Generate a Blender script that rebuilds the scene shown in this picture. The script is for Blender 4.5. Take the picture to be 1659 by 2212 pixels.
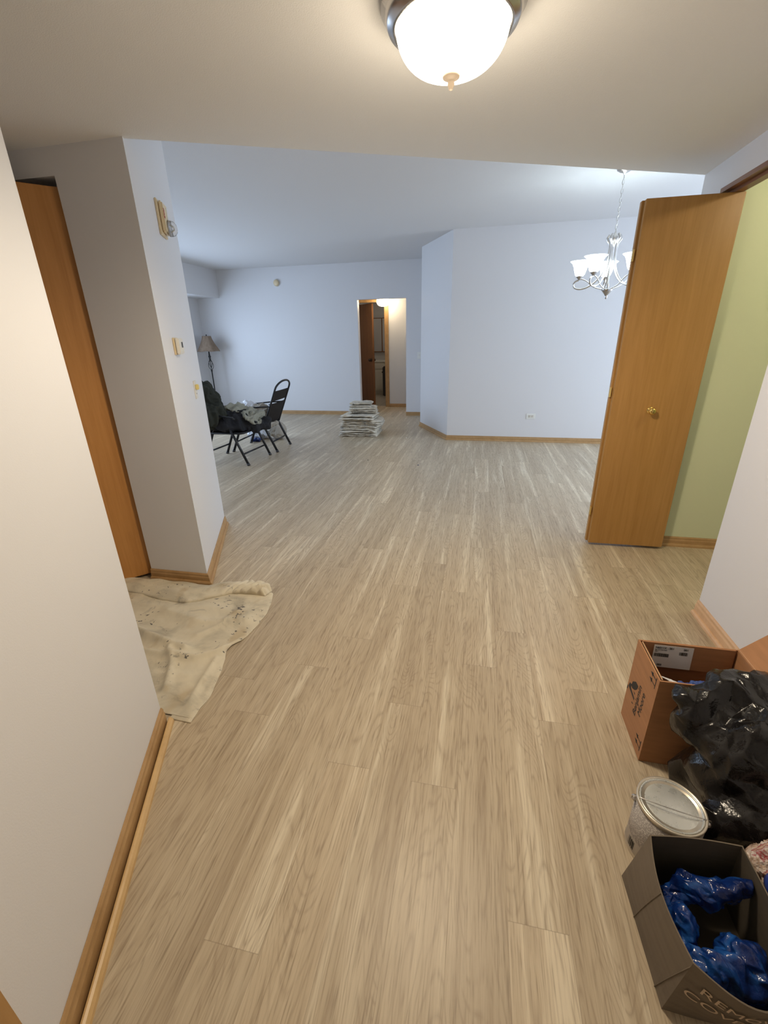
import bpy, bmesh, math, random
from mathutils import Vector, Matrix, noise, Euler
R = math.radians
S = bpy.context.scene
for o in list(bpy.data.objects): bpy.data.objects.remove(o)
C = S.collection

# ------------------------------------------------------------------ camera
cd = bpy.data.cameras.new('camera'); cam = bpy.data.objects.new('camera', cd); C.objects.link(cam)
S.camera = cam
F_PX, PITCH, ROLL, YAW = 945.02, 0.380274, -0.0213235, -0.214181
cd.sensor_fit = 'VERTICAL'; cd.sensor_height = 36.0; cd.sensor_width = 27.0
cd.lens = F_PX / 2212 * 36.0; cd.clip_start = 0.02; cd.clip_end = 60
fw = Vector((math.sin(YAW)*math.cos(PITCH), math.cos(YAW)*math.cos(PITCH), -math.sin(PITCH)))
rt = Vector((math.cos(YAW), -math.sin(YAW), 0)); up = rt.cross(fw)
rt2 = rt*math.cos(ROLL) + up*math.sin(ROLL); up2 = -rt*math.sin(ROLL) + up*math.cos(ROLL)
mw = Matrix((( rt2.x, up2.x, -fw.x, 0), (rt2.y, up2.y, -fw.y, 0), (rt2.z, up2.z, -fw.z, 1.4), (0, 0, 0, 1)))
cam.matrix_world = mw

# ------------------------------------------------------------------ world, light, exposure
S.view_settings.view_transform = 'Standard'; S.view_settings.look = 'None'
S.view_settings.gamma = 1.0; S.view_settings.use_curve_mapping = False
S.view_settings.exposure = 0.0
W = bpy.data.worlds.new('world'); S.world = W; W.use_nodes = True
W.node_tree.nodes['Background'].inputs[0].default_value = (0.62, 0.76, 1.0, 1)
W.node_tree.nodes['Background'].inputs[1].default_value = 1.0
FOYER_STRENGTH = 12.0; FOYER_COL = (1.0, 0.845, 0.635)
HALL_STRENGTH = 20.0; HALL_COL = (1.0, 0.80, 0.52)
CHAND_STRENGTH = 8.0; CHAND_COL = (0.80, 0.95, 1.0)
def area(name, loc, rot, sx, sy, power, col):
    l = bpy.data.lights.new(name, 'AREA'); l.shape = 'RECTANGLE'; l.size = sx; l.size_y = sy
    l.energy = power; l.color = col
    o = bpy.data.objects.new(name, l); C.objects.link(o); o.location = loc; o.rotation_euler = rot
    return o
# daylight through the living room window (left) and the dining window (right)
area('daylight_living', (-5.75, 5.6, 1.45), (0, R(-90), 0), 1.7, 3.6, 110, (0.58, 0.75, 1.0))
area('daylight_dining', (4.9, 4.9, 1.40), (0, R(90), 0), 1.9, 2.4, 165, (0.66, 0.80, 1.0))

# the downward throw of the entry's frosted dome, plus added fill lights in the closet and far bathroom
l = bpy.data.lights.new('dome_glow', 'POINT'); l.energy = 4.5; l.color = FOYER_COL; l.shadow_soft_size = 0.12
o = bpy.data.objects.new('dome_glow', l); C.objects.link(o); o.location = (-0.128, 1.60, 1.90)
l = bpy.data.lights.new('dome_throw', 'SPOT'); l.energy = 68; l.color = FOYER_COL; l.spot_size = R(176); l.spot_blend = 0.5; l.shadow_soft_size = 0.10
o = bpy.data.objects.new('dome_throw', l); C.objects.link(o); o.location = (-0.128, 1.60, 2.0)
l = bpy.data.lights.new('closet_fill', 'POINT'); l.energy = 14; l.color = (1.0, 0.92, 0.68); l.shadow_soft_size = 0.05  # unseen fill added to brighten the closet's green wall
o = bpy.data.objects.new('closet_fill', l); C.objects.link(o); o.location = (1.80, 2.35, 2.2)
l = bpy.data.lights.new('bathroom_fill', 'POINT'); l.energy = 5; l.color = (1.0, 0.86, 0.66); l.shadow_soft_size = 0.08  # added point light with no visible fixture, lifts the dark bathroom
o = bpy.data.objects.new('bathroom_fill', l); C.objects.link(o); o.location = (-1.75, 11.0, 2.05)

# ------------------------------------------------------------------ material helpers
def new_mat(name, col=(0.8,0.8,0.8), rough=0.6, metal=0.0, **kw):
    m = bpy.data.materials.new(name); m.use_nodes = True
    b = m.node_tree.nodes['Principled BSDF']
    b.inputs['Base Color'].default_value = (*col, 1); b.inputs['Roughness'].default_value = rough
    b.inputs['Metallic'].default_value = metal
    for k, v in kw.items(): b.inputs[k.replace('_', ' ')].default_value = v
    return m
def nd(m, t, **kw):
    n = m.node_tree.nodes.new(t)
    for k, v in kw.items(): setattr(n, k, v)
    return n
def lk(m, a, b): m.node_tree.links.new(a, b)
def bsdf(m): return m.node_tree.nodes['Principled BSDF']
def mth(m, op, a, b=None, c=None):
    n = nd(m, 'ShaderNodeMath', operation=op)
    for i, v in enumerate((a, b, c)):
        if v is None: continue
        if isinstance(v, (int, float)): n.inputs[i].default_value = v
        else: lk(m, v, n.inputs[i])
    return n.outputs[0]
def ramp(m, fac, stops, interp='LINEAR'):
    n = nd(m, 'ShaderNodeValToRGB'); n.color_ramp.interpolation = interp
    e = n.color_ramp.elements
    while len(e) < len(stops): e.new(0.5)
    for i, (p, c) in enumerate(stops):
        e[i].position = p; e[i].color = (*c, 1) if len(c) == 3 else c
    lk(m, fac, n.inputs[0]); return n.outputs[0]
def noise_tex(m, vec, scale, detail=4, rough=0.5, dist=0.0):
    n = nd(m, 'ShaderNodeTexNoise'); n.inputs['Scale'].default_value = scale
    n.inputs['Detail'].default_value = detail; n.inputs['Roughness'].default_value = rough
    n.inputs['Distortion'].default_value = dist
    if vec is not None: lk(m, vec, n.inputs['Vector'])
    return n.outputs['Fac']
def coords(m, scale=(1,1,1), loc=(0,0,0)):
    t = nd(m, 'ShaderNodeTexCoord'); mp = nd(m, 'ShaderNodeMapping')
    mp.inputs['Scale'].default_value = scale; mp.inputs['Location'].default_value = loc
    lk(m, t.outputs['Object'], mp.inputs[0]); return mp.outputs[0]
def add_bump(m, height, strength=0.2, dist=0.01):
    b = nd(m, 'ShaderNodeBump'); b.inputs['Strength'].default_value = strength
    b.inputs['Distance'].default_value = dist; lk(m, height, b.inputs['Height'])
    lk(m, b.outputs[0], bsdf(m).inputs['Normal'])
def mixc(m, fac, a, b, mode='MIX'):
    n = nd(m, 'ShaderNodeMix', data_type='RGBA', blend_type=mode)
    for i, v in ((0, fac), (6, a), (7, b)):
        if isinstance(v, (int, float)): n.inputs[i].default_value = v
        elif isinstance(v, tuple): n.inputs[i].default_value = (*v, 1)
        else: lk(m, v, n.inputs[i])
    return n.outputs[2]

def wall_paint(name, col, rough=0.55, grain=0.25):
    m = new_mat(name, col, rough)
    n = noise_tex(m, coords(m), 260, 3)
    add_bump(m, n, grain, 0.002)
    return m
M = {}
M['wall'] = wall_paint('wall_paint', (0.73, 0.725, 0.735), 0.42, 0.12)
M['green'] = wall_paint('closet_paint', (0.63, 0.655, 0.43), 0.55, 0.12)
M['ceiling'] = wall_paint('ceiling_paint', (0.86, 0.86, 0.85), 0.9, 0.5)
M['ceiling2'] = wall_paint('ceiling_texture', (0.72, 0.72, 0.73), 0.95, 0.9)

def wood_mat(name, c1, c2, c3, axis='Z', rough=0.38, scale=1.0):
    m = new_mat(name, c1, rough)
    st = {'Z': (26, 26, 1.3), 'X': (1.3, 26, 26), 'Y': (26, 1.3, 26), 'D': (9, 9, 9)}[axis]
    st = tuple(v*scale for v in st)
    v = coords(m, st)
    n1 = noise_tex(m, v, 1.0, 6, 0.6, 0.6)
    v2 = coords(m, tuple(s*5 for s in st))
    n2 = noise_tex(m, v2, 1.0, 3, 0.6)
    f = mth(m, 'ADD', mth(m, 'MULTIPLY', n1, 0.75), mth(m, 'MULTIPLY', n2, 0.25))
    c = ramp(m, f, [(0.3, c3), (0.48, c1), (0.68, c2)])
    lk(m, c, bsdf(m).inputs['Base Color'])
    add_bump(m, n2, 0.08, 0.002)
    return m
OAK = ((0.41, 0.215, 0.062), (0.465, 0.25, 0.078), (0.35, 0.175, 0.047))
M['oak'] = wood_mat('oak_door', *OAK, axis='Z')
M['oak_left'] = wood_mat('oak_closet_door', (0.46, 0.21, 0.055), (0.52, 0.245, 0.07), (0.38, 0.165, 0.04), axis='Z')
M['oak_dark'] = wood_mat('oak_door_hall', (0.23, 0.10, 0.042), (0.27, 0.125, 0.05), (0.18, 0.075, 0.03), axis='Z')
M['trim'] = wood_mat('oak_trim', (0.42, 0.25, 0.105), (0.48, 0.295, 0.13), (0.35, 0.20, 0.075), axis='D')
M['trim_light'] = wood_mat('pine_trim', (0.60, 0.39, 0.17), (0.66, 0.44, 0.20), (0.52, 0.33, 0.135), axis='D')
M['trim_pale'] = wood_mat('pale_trim', (0.66, 0.42, 0.24), (0.72, 0.48, 0.28), (0.58, 0.36, 0.19), axis='D')
M['jamb_brown'] = wood_mat('header_jamb', (0.22, 0.10, 0.05), (0.30, 0.15, 0.08), (0.15, 0.07, 0.035), axis='Y')

def floor_mat():
    m = new_mat('vinyl_plank_floor', (0.5, 0.4, 0.3), 0.42)
    tc = nd(m, 'ShaderNodeTexCoord'); sp = nd(m, 'ShaderNodeSeparateXYZ'); lk(m, tc.outputs['Object'], sp.inputs[0])
    X, Y = sp.outputs[0], sp.outputs[1]
    u = mth(m, 'DIVIDE', X, 0.15); col = mth(m, 'FLOOR', u); fu = mth(m, 'FRACT', u)
    wn = nd(m, 'ShaderNodeTexWhiteNoise', noise_dimensions='1D'); lk(m, mth(m, 'ADD', col, 7.3), wn.inputs['W'])
    JY = {-9: 0.4, -8: 0.9, -7: 0.15, -6: 1.197, -5: 1.50, -4: 0.512, -3: 1.047, -2: 1.355, -1: 1.03, 0: 1.64, 1: 0.7, 2: 1.375, 3: 0.35, 4: 1.1, 5: 0.8, 6: 1.5, 7: 0.1}
    st = [((c_+9)/17, ((-j_/1.22) % 1.0,)*3) for c_, j_ in sorted(JY.items())]
    tab = ramp(m, mth(m, 'DIVIDE', mth(m, 'ADD', col, 9.5), 17), st, 'CONSTANT')
    v = mth(m, 'ADD', mth(m, 'DIVIDE', Y, 1.22), mixc(m, mth(m, 'LESS_THAN', mth(m, 'ABSOLUTE', mth(m, 'ADD', col, 1.0)), 8.5), wn.outputs['Value'], tab))
    row = mth(m, 'FLOOR', v); fv = mth(m, 'FRACT', v)
    cb = nd(m, 'ShaderNodeCombineXYZ'); lk(m, col, cb.inputs[0]); lk(m, row, cb.inputs[1])
    wn2 = nd(m, 'ShaderNodeTexWhiteNoise', noise_dimensions='2D'); lk(m, cb.outputs[0], wn2.inputs['Vector'])
    rnd = wn2.outputs['Value']
    def vec(sx, sy, k):
        c = nd(m, 'ShaderNodeCombineXYZ'); lk(m, mth(m, 'MULTIPLY', X, sx), c.inputs[0])
        lk(m, mth(m, 'MULTIPLY', Y, sy), c.inputs[1]); lk(m, mth(m, 'MULTIPLY', rnd, k), c.inputs[2]); return c.outputs[0]
    broad = noise_tex(m, vec(17, 0.7, 40), 1.0, 3, 0.55, 0.7)     # wide pale streaks
    mid = noise_tex(m, vec(40, 1.7, 90), 1.0, 5, 0.62, 0.5)
    fine = noise_tex(m, vec(210, 7.5, 30), 1.0, 3, 0.6)
    # cathedral figure: contour lines of a slow noise
    cath = noise_tex(m, vec(6.5, 1.1, 60), 1.0, 1, 0.4, 0.3)
    rings = mth(m, 'PINGPONG', mth(m, 'MULTIPLY', cath, 34), 0.5)
    rl = ramp(m, rings, [(0.0, (0.0,0,0)), (0.22, (1,1,1))])
    base = ramp(m, broad, [(0.28, (0.43, 0.335, 0.222)), (0.45, (0.50, 0.400, 0.272)), (0.58, (0.56, 0.460, 0.322)), (0.66, (0.71, 0.615, 0.455))])
    base = mixc(m, mth(m, 'MULTIPLY', mth(m, 'SUBTRACT', mid, 0.35), 1.0), base, (0.66, 0.56, 0.41), 'MIX')
    dark = ramp(m, fine, [(0.30, (0.55, 0.51, 0.47)), (0.42, (0.86, 0.84, 0.82)), (0.55, (1, 1, 1))])
    c = mixc(m, 0.9, base, dark, 'MULTIPLY')
    brk = ramp(m, noise_tex(m, vec(90, 9, 10), 1.0, 2), [(0.42, (0.15,)*3), (0.56, (1, 1, 1))])
    c = mixc(m, mth(m, 'MULTIPLY', mth(m, 'MULTIPLY', mth(m, 'SUBTRACT', 1.0, rl), brk), 0.50), c, (0.32, 0.235, 0.155), 'MIX')
    tone = ramp(m, rnd, [(0.0, (0.90, 0.89, 0.88)), (0.5, (0.97, 0.97, 0.97)), (1.0, (1.05, 1.05, 1.05))])
    c = mixc(m, 1.0, c, tone, 'MULTIPLY')
    # knife-thin joints
    eu = mth(m, 'MINIMUM', fu, mth(m, 'SUBTRACT', 1.0, fu)); ev = mth(m, 'MINIMUM', fv, mth(m, 'SUBTRACT', 1.0, fv))
    e = mth(m, 'MINIMUM', mth(m, 'MULTIPLY', eu, 0.20), mth(m, 'MULTIPLY', ev, 1.22))
    gap = ramp(m, mth(m, 'MULTIPLY', e, 100), [(0.05, (1, 1, 1)), (0.14, (0, 0, 0))])
    c = mixc(m, mth(m, 'MULTIPLY', gap, 0.35), c, (0.16, 0.11, 0.07))
    lk(m, c, bsdf(m).inputs['Base Color'])
    h = mth(m, 'SUBTRACT', mth(m, 'MULTIPLY', fine, 0.35), gap)
    add_bump(m, h, 0.12, 0.0015)
    return m
M['floor'] = floor_mat()
def tile_mat():
    m = new_mat('bathroom_tile', (0.42, 0.38, 0.33), 0.4)
    b = nd(m, 'ShaderNodeTexBrick'); lk(m, coords(m), b.inputs[0]); b.inputs['Scale'].default_value = 3.3
    b.offset = 0; b.inputs['Brick Width'].default_value = 1.0; b.inputs['Row Height'].default_value = 1.0; b.inputs['Mortar Size'].default_value = 0.02
    b.inputs['Color1'].default_value = (0.44, 0.40, 0.35, 1); b.inputs['Color2'].default_value = (0.40, 0.36, 0.31, 1); b.inputs['Mortar'].default_value = (0.25, 0.23, 0.2, 1)
    lk(m, b.outputs[0], bsdf(m).inputs['Base Color']); return m
M['tile'] = tile_mat()
def canvas_mat(name, base=(0.50, 0.43, 0.31), spots=1.0, stain=0.5, spotcol=(0.07, 0.065, 0.07), thr=0.695):
    m = new_mat(name, base, 0.9)
    v = coords(m)
    big = noise_tex(m, v, 4.5, 4, 0.6, 0.6)
    c = ramp(m, big, [(0.32, tuple(b*(1-0.32*stain) for b in base)), (0.5, base), (0.7, tuple(min(1, b*1.13) for b in base))])
    y = noise_tex(m, coords(m, (1.6, 1, 1), (3.1, 7.7, 0)), 5.2, 2)
    c = mixc(m, ramp(m, y, [(0.58, (0,0,0)), (0.70, (0.4*stain,)*3)]), c, (0.42, 0.28, 0.12))
    gry = noise_tex(m, coords(m, (1, 1, 1), (9.1, 1.7, 4)), 6.5, 4, 0.6, 1.2)
    c = mixc(m, ramp(m, gry, [(0.60, (0,0,0)), (0.70, (0.55*stain,)*3)]), c, (0.15, 0.135, 0.12))
    sp = noise_tex(m, coords(m, (1, 1, 1), (1.1, 2.7, 1)), 42, 3, 0.55, 0.8)
    region = noise_tex(m, coords(m, (1, 1, 1), (5.5, 0.2, 2)), 3.6, 2)
    k = mth(m, 'ADD', sp, mth(m, 'MULTIPLY', mth(m, 'SUBTRACT', region, 0.5), 0.45))
    c = mixc(m, ramp(m, k, [(thr, (0,0,0)), (thr+0.02, (0.85*spots,)*3)]), c, spotcol)
    weave = noise_tex(m, coords(m), 700, 2)
    lk(m, c, bsdf(m).inputs['Base Color']); add_bump(m, weave, 0.3, 0.001)
    return m
M['canvas'] = canvas_mat('paint_spotted_canvas', (0.66, 0.585, 0.44), 1.0, 1.0)
M['canvas2'] = canvas_mat('folded_canvas', (0.63, 0.57, 0.46), 1.0, 1.1, thr=0.635)
M['white_plastic'] = new_mat('white_plastic', (0.80, 0.80, 0.76), 0.4)
M['ivory'] = new_mat('ivory_plastic', (0.74, 0.60, 0.38), 0.4)
M['almond'] = new_mat('almond_plastic', (0.72, 0.68, 0.60), 0.45)
M['dark'] = new_mat('dark_plastic', (0.03, 0.03, 0.035), 0.45)
M['ink'] = new_mat('black_ink', (0.018, 0.016, 0.015), 0.7)
M['red_ink'] = new_mat('red_ink', (0.42, 0.05, 0.03), 0.6)
M['nickel'] = new_mat('brushed_nickel', (0.62, 0.60, 0.58), 0.28, 1.0)
M['nickel_dark'] = new_mat('satin_nickel_pan', (0.50, 0.48, 0.47), 0.25, 1.0)
M['brass'] = new_mat('polished_brass', (0.85, 0.62, 0.22), 0.15, 1.0)
M['bronze'] = new_mat('dark_bronze', (0.06, 0.045, 0.035), 0.35, 0.8)
M['black_metal'] = new_mat('black_powder_coat', (0.012, 0.012, 0.014), 0.4, 0.2)
M['sling'] = new_mat('charcoal_sling_mesh', (0.045, 0.037, 0.033), 0.85)
M['finial'] = new_mat('beige_finial', (0.30, 0.245, 0.19), 0.5)
def glow(name, col, strength, base=(0.9, 0.88, 0.84)):
    m = new_mat(name, base, 0.35)
    bsdf(m).inputs['Emission Color'].default_value = (*col, 1)
    bsdf(m).inputs['Emission Strength'].default_value = strength
    return m
M['foyer_glass'] = glow('lit_frosted_glass', FOYER_COL, FOYER_STRENGTH)
M['hall_glass'] = glow('lit_hall_glass', HALL_COL, HALL_STRENGTH)
M['chand_glass'] = glow('lit_chandelier_glass', CHAND_COL, CHAND_STRENGTH)
M['glass'] = new_mat('clear_glass', (1, 1, 1), 0.03, Transmission_Weight=1.0, IOR=1.3)
def cardboard(name, c):
    m = new_mat(name, c, 0.85)
    n = noise_tex(m, coords(m, (1, 1, 8)), 9, 4)
    lk(m, ramp(m, n, [(0.3, tuple(x*0.9 for x in c)), (0.7, tuple(x*1.07 for x in c))]), bsdf(m).inputs['Base Color'])
    return m
M['card'] = cardboard('brown_cardboard', (0.40, 0.195, 0.088))
M['card_edge'] = cardboard('cardboard_edge', (0.46, 0.27, 0.14))
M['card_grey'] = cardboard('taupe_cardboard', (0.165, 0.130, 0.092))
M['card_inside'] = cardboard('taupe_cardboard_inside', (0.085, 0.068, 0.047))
M['print_tan'] = new_mat('tan_print', (0.55, 0.42, 0.29), 0.8)
def crinkle(name, col, rough, bump=0.5, scale=30, dist=1.5, **kw):
    m = new_mat(name, col, rough, **kw)
    n = noise_tex(m, coords(m), scale, 5 if dist > 1 else 3, 0.65, dist)
    add_bump(m, n, bump, 0.01)
    return m
M['black_bag'] = crinkle('black_polythene', (0.006, 0.005, 0.005), 0.22, 0.26, 48, dist=0.3)
M['blue_bag'] = crinkle('blue_polythene', (0.006, 0.035, 0.20), 0.18, 0.22, 60, dist=0.3)
_b = M['blue_bag']; _n = noise_tex(_b, coords(_b), 14, 3, 0.6, 1.0)
lk(_b, ramp(_b, _n, [(0.35, (0.003, 0.012, 0.08)), (0.54, (0.005, 0.028, 0.16)), (0.70, (0.018, 0.10, 0.36))]), bsdf(_b).inputs['Base Color'])
M['clear_bag'] = crinkle('clear_red_wrapper', (0.55, 0.38, 0.33), 0.2, 0.5, 40)
M['white_bag'] = crinkle('white_polythene', (0.78, 0.80, 0.84), 0.35, 0.3, 30)
M['jacket'] = crinkle('dark_olive_cloth', (0.022, 0.024, 0.016), 0.9, 0.5, 16)
M['black_cloth'] = crinkle('black_cloth', (0.010, 0.010, 0.013), 0.9, 0.5, 14)
M['khaki'] = crinkle('khaki_canvas', (0.29, 0.285, 0.225), 0.9, 0.5, 16)
M['tan_cloth'] = crinkle('tan_canvas', (0.40, 0.36, 0.30), 0.9, 0.4, 20)
def shade_mat():
    m = new_mat('beige_lamp_shade', (0.48, 0.36, 0.26), 0.85)
    n = noise_tex(m, coords(m, (1, 1, 0.3)), 30, 3)
    lk(m, ramp(m, n, [(0.3, (0.42, 0.31, 0.22)), (0.7, (0.52, 0.40, 0.30))]), bsdf(m).inputs['Base Color']); return m
M['shade'] = shade_mat()
def lid_mat():
    m = new_mat('brushed_can_lid', (0.60, 0.61, 0.58), 0.30, 0.55)
    n = noise_tex(m, coords(m), 60, 3); lk(m, ramp(m, n, [(0.3, (0.22,)*3), (0.7, (0.38,)*3)]), bsdf(m).inputs['Roughness']); return m
M['lid'] = lid_mat()
def label_mat():
    # printed small-text rows around the can
    m = new_mat('can_label', (0.6, 0.58, 0.54), 0.5)
    v = coords(m, (1, 1, 1)); sp = nd(m, 'ShaderNodeSeparateXYZ'); lk(m, v, sp.inputs[0])
    zr = mth(m, 'MULTIPLY', sp.outputs[2], 330)
    line = mth(m, 'GREATER_THAN', mth(m, 'FRACT', zr), 0.45)
    cv = nd(m, 'ShaderNodeCombineXYZ'); lk(m, mth(m, 'MULTIPLY', sp.outputs[0], 260), cv.inputs[0]); lk(m, mth(m, 'MULTIPLY', sp.outputs[1], 260), cv.inputs[1]); lk(m, mth(m, 'MULTIPLY', mth(m, 'FLOOR', zr), 7.3), cv.inputs[2])
    ch = noise_tex(m, cv.outputs[0], 1.0, 1)
    ink = mth(m, 'MULTIPLY', line, mth(m, 'GREATER_THAN', ch, 0.44))
    low = mth(m, 'GREATER_THAN', sp.outputs[2], 0.06)
    c = mixc(m, mth(m, 'MULTIPLY', mth(m, 'MULTIPLY', ink, low), 0.85), (0.56, 0.52, 0.47), (0.13, 0.10, 0.10))
    lk(m, c, bsdf(m).inputs['Base Color']); return m
M['can_label'] = label_mat()

# ------------------------------------------------------------------ mesh helpers
def link(name, bm, mat, parent=None, smooth=False, mats=None):
    me = bpy.data.meshes.new(name); bm.normal_update(); bm.to_mesh(me); bm.free()
    o = bpy.data.objects.new(name, me); C.objects.link(o)
    for mm in (mats or [mat]): me.materials.append(mm)
    if smooth:
        for p in me.polygons: p.use_smooth = True
    if parent is not None: o.parent = parent
    return o
def thing(name, label, cat, loc=(0,0,0), rotz=0, group=None):
    o = bpy.data.objects.new(name, None); C.objects.link(o); o.empty_display_size = 0.1
    o.location = loc; o.rotation_euler = (0, 0, rotz); tag(o, label, cat, group); return o
def tag(o, label, cat, group=None, kind=None):
    o['label'] = label; o['category'] = cat
    if group: o['group'] = group
    if kind: o['kind'] = kind
    return o
def struct(name, bm, m, parent=None, label=None, cat=None, **kw):
    o = link(name, bm, m, parent, **kw)
    if parent is None:
        o['kind'] = 'structure'
        if label: o['label'] = label
        if cat: o['category'] = cat
    return o
def box(bm, x0, x1, y0, y1, z0, z1, bev=0.0, mi=0):
    v = [bm.verts.new((x, y, z)) for x in (x0, x1) for y in (y0, y1) for z in (z0, z1)]
    fs = [(0,1,3,2), (4,6,7,5), (0,4,5,1), (2,3,7,6), (0,2,6,4), (1,5,7,3)]
    ff = [bm.faces.new([v[i] for i in f]) for f in fs]
    for f in ff: f.material_index = mi
    if bev > 0:
        ed = list({e for f in ff for e in f.edges})
        r = bmesh.ops.bevel(bm, geom=ed, offset=bev, segments=2, affect='EDGES', profile=0.5)
        for f in r['faces']: f.material_index = mi
    return v
def prism(bm, poly, z0, z1, mi=0):
    a = sum(poly[i][0]*poly[(i+1) % len(poly)][1] - poly[(i+1) % len(poly)][0]*poly[i][1] for i in range(len(poly)))
    if a < 0: poly = poly[::-1]
    b = [bm.verts.new((x, y, z0)) for x, y in poly]; t = [bm.verts.new((x, y, z1)) for x, y in poly]
    n = len(poly); fs = [bm.faces.new(b[::-1]), bm.faces.new(t)]
    for i in range(n): fs.append(bm.faces.new([b[i], b[(i+1) % n], t[(i+1) % n], t[i]]))
    for f in fs: f.material_index = mi
    return fs
def obox(bm, c, ax, ay, az, hx, hy, hz):
    # oriented box
    v = [bm.verts.new(Vector(c) + ax*hx*sx + ay*hy*sy + az*hz*sz) for sx in (-1,1) for sy in (-1,1) for sz in (-1,1)]
    for f in [(0,1,3,2), (4,6,7,5), (0,4,5,1), (2,3,7,6), (0,2,6,4), (1,5,7,3)]: bm.faces.new([v[i] for i in f])
def lathe(bm, prof, n=32, c=(0,0,0), cap=True):
    rings = []
    for r, z in prof:
        if r < 1e-5: rings.append([bm.verts.new((c[0], c[1], c[2]+z))])
        else: rings.append([bm.verts.new((c[0]+r*math.cos(2*math.pi*i/n), c[1]+r*math.sin(2*math.pi*i/n), c[2]+z)) for i in range(n)])
    for a, b in zip(rings, rings[1:]):
        for i in range(n):
            j = (i+1) % n
            if len(a) == 1 and len(b) == 1: continue
            if len(a) == 1: bm.faces.new([a[0], b[j], b[i]])
            elif len(b) == 1: bm.faces.new([a[i], a[j], b[0]])
            else: bm.faces.new([a[i], a[j], b[j], b[i]])
    bmesh.ops.recalc_face_normals(bm, faces=bm.faces)
def tube(bm, pts, r, n=10, closed=False, flat=1.0):
    pts = [Vector(p) for p in pts]; rr = r if isinstance(r, (list, tuple)) else [r]*len(pts)
    rings = []; prev = None
    for i, p in enumerate(pts):
        if closed: t = pts[(i+1) % len(pts)] - pts[i-1]
        else: t = pts[min(i+1, len(pts)-1)] - pts[max(i-1, 0)]
        t.normalize()
        if prev is None:
            a = Vector((0,0,1)) if abs(t.z) < 0.9 else Vector((1,0,0)); u = t.cross(a).normalized()
        else: u = (prev - t*prev.dot(t)).normalized()
        prev = u; w = t.cross(u)
        rings.append([bm.verts.new(p + u*rr[i]*math.cos(2*math.pi*k/n) + w*rr[i]*flat*math.sin(2*math.pi*k/n)) for k in range(n)])
    m = len(rings)
    for i in range(m if closed else m-1):
        a, b = rings[i], rings[(i+1) % m]
        for k in range(n): bm.faces.new([a[k], a[(k+1) % n], b[(k+1) % n], b[k]])
    if not closed: bm.faces.new(rings[0][::-1]); bm.faces.new(rings[-1])
def smooth_path(pts, k=6):
    pts = [Vector(p) for p in pts]; out = []
    P = [pts[0]] + pts + [pts[-1]]
    for i in range(1, len(P)-2):
        p0, p1, p2, p3 = P[i-1], P[i], P[i+1], P[i+2]
        for j in range(k):
            t = j/k
            out.append(0.5*((2*p1) + (p2-p0)*t + (2*p0-5*p1+4*p2-p3)*t*t + (3*p1-p0-3*p2+p3)*t**3))
    out.append(pts[-1]); return out
def ridged(p, s, seed, octv=4):
    q = Vector(p)*s + Vector((seed*3.1, seed*7.7, seed*1.3))
    v = 0; a = 1; t = 0
    for _ in range(octv):
        v += a*(1-abs(noise.noise(q)*2)); t += a; a *= 0.5; q = q*2.03
    return v/t
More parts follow.
